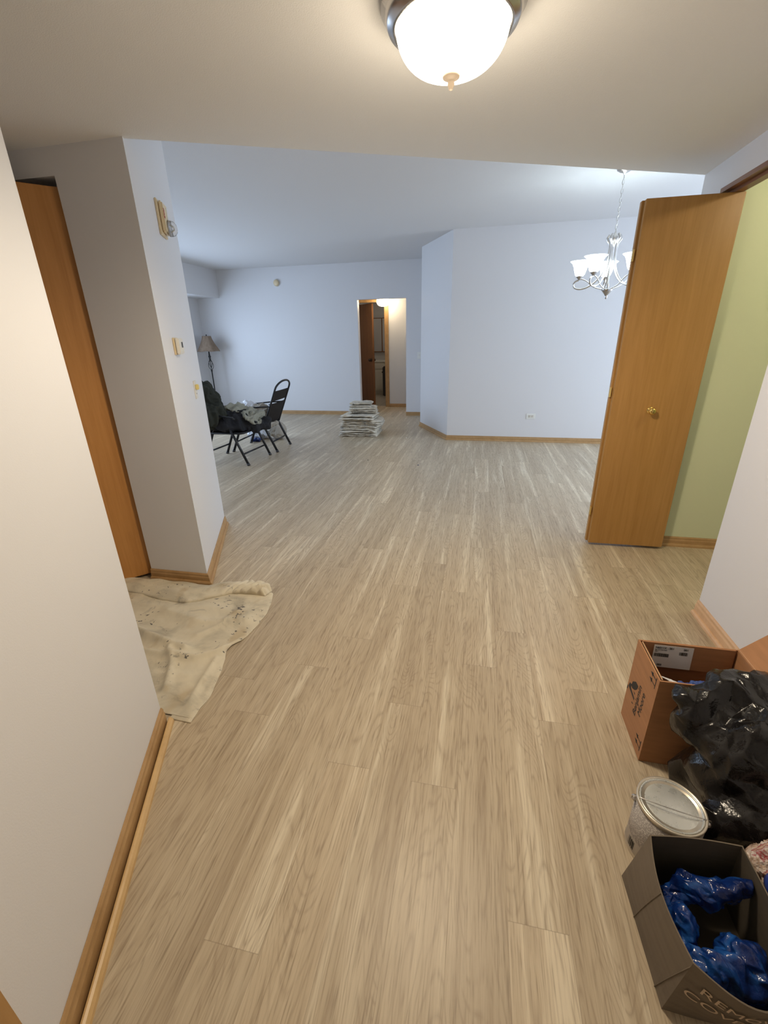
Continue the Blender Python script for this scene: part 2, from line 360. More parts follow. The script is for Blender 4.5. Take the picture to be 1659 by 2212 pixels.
def crumple(name, blobs, mat, parent=None, voxel=0.012, amp=0.02, scale=9, seed=1, floor=None, drape=0.0, smooth=False, warp=None, sm=0, an=(1, 1, 1), facet=0.0, octv=4, dec=0.0, jit=0.0, crease=0.55):
    """merged ellipsoids re-meshed and creased; blobs = (centre, radii, rot_euler)"""
    bm = bmesh.new()
    for c, rad, rot in blobs:
        mt = Matrix.Translation(c) @ Euler(rot).to_matrix().to_4x4() @ Matrix.Diagonal((*rad, 1))
        bmesh.ops.create_icosphere(bm, subdivisions=4, radius=1, matrix=mt)
    me = bpy.data.meshes.new('tmp'); bm.to_mesh(me); bm.free()
    o = bpy.data.objects.new('tmp', me); C.objects.link(o)
    md = o.modifiers.new('r', 'REMESH'); md.mode = 'VOXEL'; md.voxel_size = voxel
    dg = bpy.context.evaluated_depsgraph_get(); ev = o.evaluated_get(dg)
    me2 = bpy.data.meshes.new_from_object(ev); bpy.data.objects.remove(o)
    bm = bmesh.new(); bm.from_mesh(me2)
    for _ in range(sm): bmesh.ops.smooth_vert(bm, verts=bm.verts, factor=0.5, use_axis_x=True, use_axis_y=True, use_axis_z=True)
    bm.normal_update(); AN = Vector(an)
    new = []
    for v in bm.verts:
        p = v.co; n = v.normal
        w = Vector((noise.noise(p*scale*0.5 + Vector((seed, 0, 0))), noise.noise(p*scale*0.5 + Vector((0, seed, 5))), noise.noise(p*scale*0.5 + Vector((9, 0, seed)))))*0.06
        d = (ridged((p + w)*AN, scale, seed, octv) - 0.62)*amp*2.4
        if facet:
            dd = noise.voronoi((p + w)*AN*scale*1.3 + Vector((seed, 0, 0)))[0]; d += facet*(dd[1]-dd[0])*-1
        if drape: d += amp*drape*math.sin(math.atan2(n.y, n.x)*9 + seed + 3*noise.noise(p*6))*(1-abs(n.z))
        q = p + n*d
        if warp: q = warp(q)
        if floor is not None and q.z < floor: q.z = floor + 0.0015*random.random()
        new.append(q)
    for v, q in zip(bm.verts, new): v.co = q
    if dec:
        # thin film: collapse to irregular facets, then soften them with creased edges
        t = link('tmp', bm, mat); md = t.modifiers.new('d', 'DECIMATE'); md.ratio = dec
        dg = bpy.context.evaluated_depsgraph_get(); me3 = bpy.data.meshes.new_from_object(t.evaluated_get(dg)); bpy.data.objects.remove(t)
        bm = bmesh.new(); bm.from_mesh(me3); rn = random.Random(seed); cl = bm.edges.layers.float.new('crease_edge')
        for v in bm.verts: v.co += Vector((rn.uniform(-1, 1), rn.uniform(-1, 1), rn.uniform(-1, 1)))*jit
        for e in bm.edges: e[cl] = crease if rn.random() < 0.6 else 0.0
        t = link('tmp', bm, mat); md = t.modifiers.new('s', 'SUBSURF'); md.levels = 2; md.render_levels = 2
        dg = bpy.context.evaluated_depsgraph_get(); me4 = bpy.data.meshes.new_from_object(t.evaluated_get(dg)); bpy.data.objects.remove(t)
        bm = bmesh.new(); bm.from_mesh(me4)
        for v in bm.verts:
            if warp: v.co = warp(v.co.copy())
            if floor is not None and v.co.z < floor: v.co.z = floor
        smooth = True
    return link(name, bm, mat, parent, smooth=smooth)
def text_mesh(name, s, size, origin, ax, ay, mat, parent=None, ext=0.0006, align='LEFT', bold=0.0, sx=1.0, thick=0.0):
    cu = bpy.data.curves.new('t', 'FONT'); cu.body = s; cu.size = size; cu.extrude = ext; cu.align_x = align; cu.offset = bold
    o = bpy.data.objects.new('t', cu); C.objects.link(o)
    dg = bpy.context.evaluated_depsgraph_get()
    me = bpy.data.meshes.new_from_object(o.evaluated_get(dg)); bpy.data.objects.remove(o)
    ax = Vector(ax).normalized(); ay = Vector(ay).normalized(); az = ax.cross(ay)
    for v in me.vertices: v.co = Vector(origin) + ax*v.co.x*sx + ay*v.co.y + az*v.co.z
    if thick:
        b2 = bmesh.new(); b2.from_mesh(me); g_ = bmesh.ops.duplicate(b2, geom=b2.verts[:] + b2.edges[:] + b2.faces[:])
        bmesh.ops.translate(b2, verts=[v for v in g_['geom'] if isinstance(v, bmesh.types.BMVert)], vec=ax*thick + ay*thick*0.5 + az*0.00005); b2.to_mesh(me); b2.free()
    me.materials.clear(); me.materials.append(mat)
    r = bpy.data.objects.new(name, me); C.objects.link(r)
    if parent is not None: r.parent = parent
    return r

# ------------------------------------------------------------------ setting: plan geometry
A = 0.428027; NX = Vector((math.cos(A), math.sin(A))); DY = Vector((-math.sin(A), math.cos(A)))   # slanted wall frame
def on_plane(d, y=None, x=None):
    return ((d - NX.y*y)/NX.x, y) if x is None else (x, (d - NX.x*x)/NX.y)
H1, H2 = 2.23, 2.615
D_NEAR, D_FAR = -0.591, -0.571
bm = bmesh.new(); box(bm, -5.6, 4.7, -1.2, 9.55, -0.06, 0); struct('floor', bm, M['floor'])
bm = bmesh.new(); box(bm, -3.0, -1.2, 9.55, 12.4, -0.06, 0.004); struct('floor_bathroom', bm, M['tile'])

CN = on_plane(D_NEAR, y=1.088)
bm = bmesh.new(); prism(bm, [CN, on_plane(D_NEAR, y=-1.1), (-3.1, -1.1), (-3.1, 1.088)], 0, H1)
struct('wall_left_entry', bm, M['wall'])
bm = bmesh.new(); box(bm, -3.2, -3.1, -1.1, 3.1, 0, H2); struct('wall_left_nook', bm, M['wall'])
PA = on_plane(D_FAR, y=2.085); PB = on_plane(D_FAR, y=2.962)
bm = bmesh.new()
prism(bm, [PA, PB, (-3.1, 2.962), (-3.1, 2.85), (-2.05, 2.85), (-2.05, 2.2), (-1.972, 2.2), (-1.972, 2.085)], 0, H2)
box(bm, -3.1, -1.972, 2.085, 2.2, 2.12, H2); box(bm, -3.1, -2.73, 2.085, 2.2, 0, 2.12)
struct('wall_left_closet', bm, M['wall'])
bm = bmesh.new()
e0 = on_plane(D_FAR, y=2.105)
SL = lambda x: ((2.573 - (-math.sin(A))*x)/math.cos(A))
prism(bm, [(-3.1, -1.1), (2.3, -1.1), (2.3, 3.12), (1.3, 3.12), (1.3, SL(1.3)), (1.2, SL(1.2)), e0, PA, (-3.1, 2.085)], H1, H2)
struct('ceiling_entry', bm, M['ceiling'])
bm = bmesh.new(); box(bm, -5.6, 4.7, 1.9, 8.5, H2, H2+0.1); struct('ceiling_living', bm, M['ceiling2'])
bm = bmesh.new(); box(bm, -0.7, 1.3, -1.2, -1.1, 0, H1); struct('wall_back_entry', bm, M['wall'])

# right side: near wall, closet with its own green paint, header
bm = bmesh.new(); box(bm, 1.2, 1.3, -1.1, 2.265, 0, H1); struct('wall_right_entry', bm, M['wall'])
bm = bmesh.new()
box(bm, 1.2, 1.3, 2.265, 3.125, 2.10, H2)
struct('wall_right_header', bm, M['wall'])
bm = bmesh.new(); box(bm, 1.2, 4.6, 3.125, SL(1.2), 0, H2)
for f in bm.faces:
    if f.normal.y < -0.5 or f.calc_center_median().y < 3.13: f.material_index = 1
o = struct('wall_right_dining_front', bm, None, mats=[M['wall'], M['green']])
bm = bmesh.new(); box(bm, 2.2, 2.3, -1.1, 3.125, 0, H2); struct('wall_right_closet_back', bm, M['green'])
bm = bmesh.new(); box(bm, 1.2, 1.31, 2.265, 3.122, 2.078, 2.10); box(bm, 1.235, 1.275, 2.265, 3.122, 2.062, 2.078)
struct('trim_1', bm, M['jamb_brown'])

# living room
bm = bmesh.new()
box(bm, -5.5, -2.232, 8.38, 8.5, 0, H2); box(bm, -2.232, -1.347, 8.38, 8.5, 2.03, H2); box(bm, -1.347, -0.94, 8.38, 8.5, 0, H2)
struct('wall_back', bm, M['wall'])
BR, BL = (-0.425, 6.338), (-0.945, 7.352)
bm = bmesh.new(); prism(bm, [BR, BL, (-0.945, 8.5), (4.6, 8.5), (4.6, 6.338)], 0, H2); struct('wall_right_living', bm, M['wall'])
bm = bmesh.new()
y0, y1, z0, z1 = 3.7, 7.4, 0.45, 2.12
box(bm, -5.5, -5.4, 2.85, y0, 0, H2); box(bm, -5.5, -5.4, y1, 8.5, 0, H2)
box(bm, -5.5, -5.4, y0, y1, 0, z0); box(bm, -5.5, -5.4, y0, y1, z1, H2)
struct('wall_left_living', bm, M['wall'])
bm = bmesh.new(); box(bm, -5.4, -4.93, 2.962, 8.38, 2.15, H2); struct('ceiling_soffit', bm, M['wall'])
bm = bmesh.new(); box(bm, -5.5, -3.1, 2.85, 2.962, 0, H2); struct('wall_front_living', bm, M['wall'])
bm = bmesh.new()
box(bm, 4.5, 4.6, SL(1.2), 3.75, 0, H2); box(bm, 4.5, 4.6, 6.05, 6.338, 0, H2); box(bm, 4.5, 4.6, 3.75, 6.05, 0, 0.4); box(bm, 4.5, 4.6, 3.75, 6.05, 2.25, H2)
struct('wall_right_dining', bm, M['wall'])
for n, (xa, ya, yb, za, zb) in enumerate([(-5.45, y0, y1, z0, z1), (4.55, 3.75, 6.05, 0.4, 2.25)]):
    bm = bmesh.new(); t = 0.04
    box(bm, xa-0.03, xa+0.03, ya, yb, za, za+t); box(bm, xa-0.03, xa+0.03, ya, yb, zb-t, zb)
    for k in range(4):
        yy = ya + (yb-ya-t)*k/3; box(bm, xa-0.03, xa+0.03, yy, yy+t, za+t, zb-t)
    struct('window_%d' % (n+1), bm, M['white_plastic'])

# hall and bathroom beyond the doorway
bm = bmesh.new(); box(bm, -3.0, -1.25, 8.5, 9.45, 2.16, 2.26); box(bm, -3.0, -1.2, 9.45, 12.4, 2.3, 2.4); struct('ceiling_hall', bm, M['wall'])
bm = bmesh.new(); box(bm, -1.33, -1.2, 8.5, 12.4, 0, 2.3); struct('wall_right_hall', bm, M['wall'])
bm = bmesh.new(); box(bm, -3.1, -3.0, 8.5, 12.4, 0, 2.3); struct('wall_left_hall', bm, M['wall'])
bm = bmesh.new(); box(bm, -1.95, -1.33, 9.45, 9.56, 0, 2.3); box(bm, -3.0, -1.95, 9.45, 9.56, 2.06, 2.3); box(bm, -3.0, -2.78, 9.45, 9.56, 0, 2.06); struct('wall_back_hall', bm, M['wall'])
bm = bmesh.new(); box(bm, -3.0, -1.2, 12.3, 12.4, 0, 2.3); struct('wall_back_bathroom', bm, M['wall'])
bm = bmesh.new()
box(bm, -1.955, -1.878, 9.43, 9.45, 0, 2.13); box(bm, -2.86, -1.955, 9.43, 9.45, 2.05, 2.13); box(bm, -1.965, -1.95, 9.45, 9.56, 0, 2.05)
struct('trim_2', bm, M['trim'])

# ------------------------------------------------------------------ baseboards
def baseboard(name, pts, side, h=0.066, t=0.013, shoe=0.013, mat=None, shoemat=None, gap=0.0, shoe_h=0.02, cut=0.0):
    """pts along the wall foot; side = +1 when the room lies to the left of the path"""
    P = [Vector(p) for p in pts]
    def offs(d):
        out = []
        for i, p in enumerate(P):
            ns = []
            if i > 0: e = (P[i]-P[i-1]).normalized(); ns.append(Vector((-e.y, e.x))*side)
            if i < len(P)-1: e = (P[i+1]-P[i]).normalized(); ns.append(Vector((-e.y, e.x))*side)
            n = sum(ns, Vector((0, 0))).normalized()
            out.append(p + n*d/max(0.3, n.dot(ns[0])))
        return out
    def sweep(prof, m, nm, parent=None):
        bm = bmesh.new(); rows = []
        for d, z in prof: rows.append([bm.verts.new((q.x, q.y, z)) for q in offs(d)])
        k = len(prof)
        for a in range(k):
            b = (a+1) % k
            for i in range(len(P)-1): bm.faces.new([rows[a][i], rows[a][i+1], rows[b][i+1], rows[b][i]])
        bm.faces.new([r[0] for r in rows]); bm.faces.new([r[-1] for r in rows][::-1])
        bmesh.ops.recalc_face_normals(bm, faces=bm.faces)
        return link(nm, bm, m, parent)
    o = sweep([(0.0005, 0.0), (t, 0.0), (t, h*0.62), (t*0.75, h*0.74), (t*0.75, h*0.9), (t*0.4, h), (0.0005, h)], mat or M['trim'], name)
    o['kind'] = 'structure'
    if shoe:
        a = t + gap
        s = sweep([(a, 0.0), (a+shoe, 0.0), (a+shoe*0.95, shoe_h*0.5), (a+shoe*0.6, shoe_h*0.88), (a+shoe*0.25, shoe_h), (a, shoe_h)], shoemat or mat or M['trim'], 'shoe_moulding', o)
    return o
# near left wall: board plus a paler quarter round standing off with a dark gap
baseboard('baseboard_left', [CN, on_plane(D_NEAR, y=0.245)], 1, h=0.075, t=0.012, gap=0.009, shoe=0.017, shoe_h=0.022, mat=M['trim'], shoemat=M['trim_light'])
baseboard('baseboard_left_closet', [(-1.972, 2.085), PA, PB], -1, h=0.068)
baseboard('baseboard_right_entry', [(1.2, 2.265), (1.2, -1.1)], -1, h=0.08, mat=M['trim_pale'])
baseboard('baseboard_right_closet', [(1.3, 3.125), (2.2, 3.125)], -1, h=0.068)
baseboard('baseboard_back', [(-5.4, 8.38), (-2.232, 8.38)], -1)
baseboard('baseboard_back_corner', [(-1.347, 8.38), (-0.95, 8.38)], -1)
baseboard('baseboard_right_living', [BL, BR, (4.5, 6.338)], -1)
baseboard('baseboard_hall', [(-1.875, 9.45), (-1.33, 9.45)], -1)
baseboard('baseboard_left_living', [(-5.4, 8.38), (-5.4, 2.97)], 1)
# casing of the entry door at the very left
c0 = Vector(on_plane(D_NEAR, y=0.236)); bm = bmesh.new()
ax = Vector((NX.x, NX.y, 0)); ay = Vector((DY.x, DY.y, 0)); az = Vector((0, 0, 1))
cc = Vector((c0.x, c0.y, 1.04)) - ay*0.035 + ax*0.009
obox(bm, cc, ax, ay, az, 0.009, 0.035, 1.04); struct('trim_3', bm, M['oak'])

# ------------------------------------------------------------------ doors
def panel(bm, p, q, z0, z1, t):
    p = Vector((*p, 0)); q = Vector((*q, 0)); a = (q-p); L = a.length; a.normalize(); n = Vector((-a.y, a.x, 0))
    c = (p+q)/2 + Vector((0, 0, (z0+z1)/2)); obox(bm, c, a, n, Vector((0, 0, 1)), L/2, t/2, (z1-z0)/2)
    bmesh.ops.recalc_face_normals(bm, faces=bm.faces)
    bmesh.ops.bevel(bm, geom=list(bm.edges), offset=0.0025, segments=1, affect='EDGES')
d1 = thing('door_1', 'folded open oak bifold door with brass knob, right of the dining area', 'door', (1.07, 3.05, 0)); d1['kind'] = 'structure'
def local(o, parent):
    o.parent = parent; o.matrix_parent_inverse = Matrix.Translation(-Vector(parent.location)) if parent.rotation_euler.z == 0 else parent.matrix_basis.inverted(); return o
bm = bmesh.new(); panel(bm, (0.818, 3.048), (1.29, 3.052), 0.018, 2.062, 0.03); local(link('door_panel', bm, M['oak']), d1)
bm = bmesh.new(); panel(bm, (0.806, 3.086), (1.28, 3.090), 0.018, 2.062, 0.03); local(link('door_panel', bm, M['oak']), d1)
bm = bmesh.new(); lathe(bm, [(0.0, 0.052), (0.012, 0.051), (0.0165, 0.046), (0.0185, 0.038), (0.0165, 0.029), (0.010, 0.020), (0.008, 0.010), (0.010, 0.004), (0.017, 0.002), (0.018, 0.0)], 24)
bmesh.ops.rotate(bm, verts=bm.verts, matrix=Matrix.Rotation(R(90), 3, 'X'))
bmesh.ops.scale(bm, verts=bm.verts, vec=(1.15, 1.0, 1.15))
bmesh.ops.translate(bm, verts=bm.verts, vec=(1.045, 3.033, 0.945)); k = local(link('knob', bm, M['brass'], smooth=True), d1); k['label'] = 'round brass knob'
for z in (0.25, 1.05, 1.8):
    bm = bmesh.new(); box(bm, 0.801, 0.809, 3.058, 3.080, z-0.03, z+0.03); local(link('hinge', bm, M['brass']), d1)
for zz in ((2.062, 2.08),):
    bm = bmesh.new(); lathe(bm, [(0.005, 0), (0.005, 0.016)], 10, (1.262, 3.05, 2.062)); local(link('pivot_pin', bm, M['nickel']), d1)

d2 = thing('door_2', 'oak bifold door ajar in the narrow closet opening at the left', 'door', (-2.0, 2.13, 0)); d2['kind'] = 'structure'
bm = bmesh.new(); panel(bm, (-1.992, 2.135), (-2.245, 1.865), 0.02, 2.085, 0.028); local(link('door_panel', bm, M['oak_left']), d2)
bm = bmesh.new(); panel(bm, (-2.26, 1.88), (-2.50, 2.145), 0.02, 2.085, 0.028); local(link('door_panel', bm, M['oak_left']), d2)
d3 = thing('door_3', 'brown hall door standing open beyond the far doorway', 'door', (-2.27, 9.6, 0)); d3['kind'] = 'structure'
bm = bmesh.new(); panel(bm, (-2.235, 9.585), (-2.78, 10.13), 0.015, 2.045, 0.04); local(link('door_panel', bm, M['oak_dark']), d3)
a = Vector((-0.545, 0.545, 0)).normalized(); nrm = Vector((-0.7071, -0.7071, 0))
for sgn in (1, -1):
    bm = bmesh.new(); lathe(bm, [(0.0, 0.065), (0.022, 0.06), (0.03, 0.045), (0.022, 0.028), (0.010, 0.02), (0.010, 0.008), (0.032, 0.006), (0.032, 0)], 18)
    q = (nrm*sgn).to_track_quat('Z', 'Y').to_matrix(); bmesh.ops.rotate(bm, verts=bm.verts, matrix=q)
    p = Vector((-2.235, 9.585, 0.95)) + a*0.075 + nrm*sgn*0.02
    bmesh.ops.translate(bm, verts=bm.verts, vec=p); local(link('knob', bm, M['bronze'], smooth=True), d3)

# ------------------------------------------------------------------ ceiling light of the entry
cl = thing('ceiling_light', 'lit dome ceiling light with nickel pan and finial, top of the entry', 'ceiling light', (-0.128, 1.592, H1))
cl.scale = (1.02, 1.02, 0.91)
bm = bmesh.new(); lathe(bm, [(0.0, 0.0), (0.180, 0.0), (0.186, -0.006), (0.190, -0.020), (0.178, -0.030), (0.180, -0.040), (0.172, -0.058), (0.160, -0.064), (0.156, -0.070), (0.150, -0.060), (0.0, -0.05)], 64)
link('pan', bm, M['nickel_dark'], cl, smooth=True)
bm = bmesh.new(); lathe(bm, [(p.x, p.y) for p in smooth_path([(0.150, -0.064, 0), (0.149, -0.075, 0), (0.143, -0.098, 0), (0.130, -0.122, 0), (0.108, -0.144, 0), (0.078, -0.160, 0), (0.045, -0.169, 0), (0.012, -0.172, 0)], 4)] + [(0.0, -0.172)], 96)
link('glass_bowl', bm, M['foyer_glass'], cl, smooth=True)
bm = bmesh.new(); lathe(bm, [(0.0, -0.171), (0.020, -0.171), (0.024, -0.174), (0.023, -0.178), (0.012, -0.184), (0.009, -0.188), (0.0095, -0.196), (0.007, -0.200), (0.006, -0.206), (0.0, -0.209)], 24)
link('finial', bm, M['finial'], cl, smooth=True)
hl = thing('ceiling_light', 'glowing white ceiling light in the hall beyond the far doorway', 'ceiling light', (-1.93, 9.2, 2.16))
bm = bmesh.new(); lathe(bm, [(0.0, 0), (0.10, 0), (0.10, -0.03), (0.0, -0.03)], 24); link('base_plate', bm, M['white_plastic'], hl)
bm = bmesh.new(); lathe(bm, [(0.085, -0.03)] + [(0.125*math.sin(R(a_))**0.7, -0.115 + 0.09*math.cos(R(a_))) for a_ in range(38, 180, 8)] + [(0.0, -0.205)], 40); link('glass_shade', bm, M['hall_glass'], hl, smooth=True)

# ------------------------------------------------------------------ chandelier
ch = thing('chandelier', 'five-arm nickel chandelier with lit white glass bell shades', 'chandelier', (1.035, 4.56, 0))
bm = bmesh.new(); lathe(bm, [(0.0, H2), (0.062, H2), (0.06, H2-0.012), (0.035, H2-0.028), (0.012, H2-0.034), (0.006, H2-0.05), (0, H2-0.05)], 28); link('ceiling_rose', bm, M['nickel'], ch, smooth=True)
bm = bmesh.new(); z = H2-0.05; k = 0
while z > 2.175:
    pts = []
    for i in range(12):
        t = 2*math.pi*i/12; u, w = 0.0085*math.cos(t), 0.020*math.sin(t)
        pts.append((u, 0, z-0.016+w) if k % 2 else (0, u, z-0.016+w))
    tube(bm, pts, 0.0020, 6, closed=True); z -= 0.031; k += 1
link('chain', bm, M['nickel'], ch, smooth=True)
bm = bmesh.new(); pts = [(0.006*math.sin(t*1.7), 0.006*math.cos(t*1.7), H2-0.05-(H2-0.05-2.17)*t/24) for t in range(25)]; tube(bm, pts, 0.0018, 6); link('cord', bm, M['white_plastic'], ch, smooth=True)
bm = bmesh.new(); lathe(bm, [(0.0, 2.185), (0.006, 2.18), (0.010, 2.165), (0.030, 2.140), (0.034, 2.125), (0.022, 2.10), (0.010, 2.085), (0.006, 2.06), (0.006, 1.80), (0.012, 1.775), (0.006, 1.742), (0.0, 1.742)], 24); link('stem', bm, M['nickel'], ch, smooth=True)
bm = bmesh.new(); lathe(bm, [(0.0, 1.755), (0.044, 1.752), (0.046, 1.742), (0.030, 1.722), (0.016, 1.705), (0.008, 1.692), (0.011, 1.685), (0.005, 1.672), (0.0, 1.668)], 24); link('bottom_hub', bm, M['nickel_dark'], ch, smooth=True)
for ang in (84, 156, 228, 300, 12):
    c, s = math.cos(R(ang)), math.sin(R(ang))
    f = lambda r, z, tw=0.0: (r*c - tw*s, r*s + tw*c, z)
    bm = bmesh.new()
    path = smooth_path([f(0.040, 2.158), f(0.056, 2.128), f(0.034, 2.09), f(0.030, 2.02), f(0.040, 1.93), f(0.075, 1.85), f(0.13, 1.795), f(0.20, 1.765), f(0.262, 1.770), f(0.287, 1.80), f(0.272, 1.828), f(0.243, 1.838)], 5)
    rr = [0.0095 if i < 9 else 0.0072 for i in range(len(path))]
    tube(bm, path, rr, 8)
    tube(bm, smooth_path([f(0.243, 1.845), f(0.205, 1.838), f(0.165, 1.815), f(0.11, 1.772), f(0.035, 1.748)], 5), 0.0050, 8)
    arm = link('arm', bm, M['nickel'], ch, smooth=True)
    bm = bmesh.new(); lathe(bm, [(0.0, 1.835), (0.010, 1.838), (0.012, 1.845), (0.028, 1.862), (0.030, 1.870), (0.0, 1.870)], 20, (0.243*c, 0.243*s, 0)); link('shade_cup', bm, M['nickel_dark'], arm, smooth=True)
    bm = bmesh.new(); lathe(bm, [(0.030, 1.868), (0.040, 1.882), (0.049, 1.91), (0.057, 1.94), (0.070, 1.968), (0.090, 1.985), (0.087, 1.985), (0.067, 1.966), (0.054, 1.938), (0.045, 1.908), (0.036, 1.885), (0.0, 1.875)], 28, (0.243*c, 0.243*s, 0)); link('glass_shade', bm, M['chand_glass'], arm, smooth=True)

# ------------------------------------------------------------------ things on the walls
def frame_left(s, z, d=D_FAR):
    """frame of the slanted closet wall: origin on its face, x along the wall away from the camera, z up, y out"""
    p = Vector(PA) + DY*s
    return Vector((p.x, p.y, z))
def wall_thing(name, label, cat, s, z):
    t = thing(name, label, cat, frame_left(s, z)); t.rotation_euler = (0, 0, A + math.pi/2)   # local x = along wall, local -y = out of the wall
    return t
def rbox(x0, x1, y0, y1, z0, z1, b=0.003):
    bm = bmesh.new(); box(bm, x0, x1, y0, y1, z0, z1); bmesh.ops.recalc_face_normals(bm, faces=bm.faces)
    bmesh.ops.bevel(bm, geom=list(bm.edges), offset=b, segments=2, affect='EDGES'); return bm
# alarm strobe
t = wall_thing('fire_alarm', 'cream wall-mounted fire alarm with clear round strobe, high on the closet corner wall', 'fire alarm', 0.50, 2.03)
link('back_plate', rbox(-0.075, 0.075, -0.012, 0.0, -0.085, 0.085), M['ivory'], t)
link('housing', rbox(-0.058, 0.06, -0.034, -0.010, -0.070, 0.078, 0.008), M['ivory'], t, smooth=False)
for i, chh in enumerate('FIRE'): pass
text_mesh('lettering', 'FIRE', 0.026, (-0.050, -0.0345, 0.045), (0, 0, -1), (1, 0, 0), M['red_ink'], t, ext=0.0006, bold=0.0008)
link('sounder_grille', rbox(0.02, 0.05, -0.036, -0.033, 0.0, 0.06, 0.001), M['almond'], t)
bm = bmesh.new(); lathe(bm, [(0.040, 0.0), (0.040, 0.012), (0.034, 0.030), (0.020, 0.042), (0.0, 0.046)], 28)
bmesh.ops.rotate(bm, verts=bm.verts, matrix=Matrix.Rotation(R(90), 3, 'X')); bmesh.ops.translate(bm, verts=bm.verts, vec=(0.02, -0.034, -0.040)); link('strobe_lens', bm, M['glass'], t, smooth=True)
bm = bmesh.new(); lathe(bm, [(0.0, 0.0), (0.038, 0.0), (0.040, 0.006), (0.030, 0.004), (0.010, -0.004), (0, -0.004)], 24)
bmesh.ops.rotate(bm, verts=bm.verts, matrix=Matrix.Rotation(R(90), 3, 'X')); bmesh.ops.translate(bm, verts=bm.verts, vec=(0.02, -0.034, -0.040)); link('reflector', bm, M['nickel'], t, smooth=True)
bm = bmesh.new(); tube(bm, [(0.02, -0.042, -0.055), (0.02, -0.058, -0.045), (0.02, -0.058, -0.035), (0.02, -0.042, -0.025)], 0.004, 8); link('flash_tube', bm, M['white_plastic'], t, smooth=True)
# thermostat
t = wall_thing('thermostat', 'cream thermostat with small dark display on the closet corner wall', 'thermostat', 0.30, 1.375)
link('base', rbox(-0.062, 0.062, -0.010, 0.0, -0.045, 0.045), M['ivory'], t)
link('cover', rbox(-0.060, 0.060, -0.032, -0.012, -0.043, 0.043, 0.005), M['almond'], t)
link('display', rbox(0.005, 0.040, -0.0335, -0.0315, -0.008, 0.022, 0.0006), M['dark'], t)
for i in range(2): link('button', rbox(0.012+i*0.018, 0.022+i*0.018, -0.034, -0.0315, -0.028, -0.020, 0.0006), M['white_plastic'], t)
# socket with a small plug-in
t = wall_thing('wall_outlet', 'cream wall outlet with a small yellow plug-in, under the thermostat', 'outlet', 0.66, 1.10)
link('cover_plate', rbox(-0.036, 0.036, -0.006, 0.0, -0.058, 0.058, 0.002), M['almond'], t)
link('plug', rbox(-0.020, 0.016, -0.026, -0.006, 0.000, 0.034, 0.004), new_mat('yellow_plug', (0.74, 0.60, 0.22), 0.4), t)
for sx in (-0.006, 0.006):
    link('slot', rbox(sx-0.0012, sx+0.0012, -0.0068, -0.0052, -0.030, -0.020, 0.0003), M['dark'], t)
# detector on the back wall
t = thing('smoke_detector', 'round beige detector high on the back wall', 'smoke detector', (-3.735, 8.38, 2.356))
for nm, prof, mm in (('base', [(0.0, 0.022), (0.058, 0.020), (0.062, 0.012), (0.062, 0.0)], M['almond']), ('cover', [(0.0, 0.045), (0.035, 0.044), (0.050, 0.036), (0.054, 0.022), (0.0, 0.021)], M['ivory'])):
    bm = bmesh.new(); lathe(bm, prof, 32); bmesh.ops.rotate(bm, verts=bm.verts, matrix=Matrix.Rotation(R(90), 3, 'X')); link(nm, bm, mm, t, smooth=True)
t = thing('light_switch', 'white light switch on the back wall right of the doorway', 'light switch', (-1.105, 8.38, 1.08))
link('cover_plate', rbox(-0.036, 0.036, -0.006, 0.0, -0.058, 0.058, 0.002), M['white_plastic'], t)
link('toggle', rbox(-0.005, 0.005, -0.018, -0.006, -0.004, 0.014, 0.001), M['almond'], t)
t = thing('wall_outlet', 'white double outlet mounted sideways low on the dining wall', 'outlet', (0.71, 6.338, 0.352))
link('cover_plate', rbox(-0.060, 0.060, -0.006, 0.0, -0.037, 0.037, 0.002), M['white_plastic'], t)
for sx in (-0.020, 0.020):
    rc = link('receptacle', rbox(sx-0.016, sx+0.016, -0.0085, -0.005, -0.017, 0.017, 0.001), M['almond'], t)
    for dz, dx in ((0.006, 0.004), (-0.006, -0.002), (0.006, -0.008)):
        link('slot', rbox(sx+dx-0.0035, sx+dx+0.0035, -0.0095, -0.008, dz-0.0022, dz+0.0022, 0.0003), M['dark'], rc)

# ------------------------------------------------------------------ floor lamp
lp = thing('floor_lamp', 'black iron floor lamp with beige bell shade in the far left corner', 'floor lamp', (-5.12, 8.05, 0), R(20))
bm = bmesh.new(); lathe(bm, [(0.0, 0.03), (0.03, 0.03), (0.12, 0.018), (0.14, 0.006), (0.14, 0.0), (0.0, 0.0)], 32); link('base', bm, M['black_metal'], lp, smooth=True)
bm = bmesh.new(); lathe(bm, [(0.011, 0.02), (0.011, 0.84), (0.02, 0.86), (0.010, 0.875), (0.006, 0.89), (0.006, 1.045), (0.014, 1.06), (0.022, 1.075), (0.014, 1.09), (0.026, 1.115), (0.016, 1.14), (0.012, 1.20), (0.008, 1.26), (0.0, 1.26)], 16); link('pole', bm, M['black_metal'], lp, smooth=True)
bm = bmesh.new()
for k in range(4):
    a0 = k*math.pi/2; pts = []
    for i in range(15):
        t = i/14; rad = 0.008 + 0.040*math.sin(math.pi*t)**0.8; aa = a0 + t*1.4
        pts.append((rad*math.cos(aa), rad*math.sin(aa), 0.875 + 0.185*t))
    tube(bm, pts, 0.005, 6)
link('twisted_cage', bm, M['black_metal'], lp, smooth=True)
bm = bmesh.new(); n = 48
def shade_r(t, i, r0=0.083, r1=0.215):
    a = 2*math.pi*i/n; sc = 1 - 0.06*abs(math.sin(a*3)); return (r0 + (r1-r0)*(t**1.45))*sc
rows = []
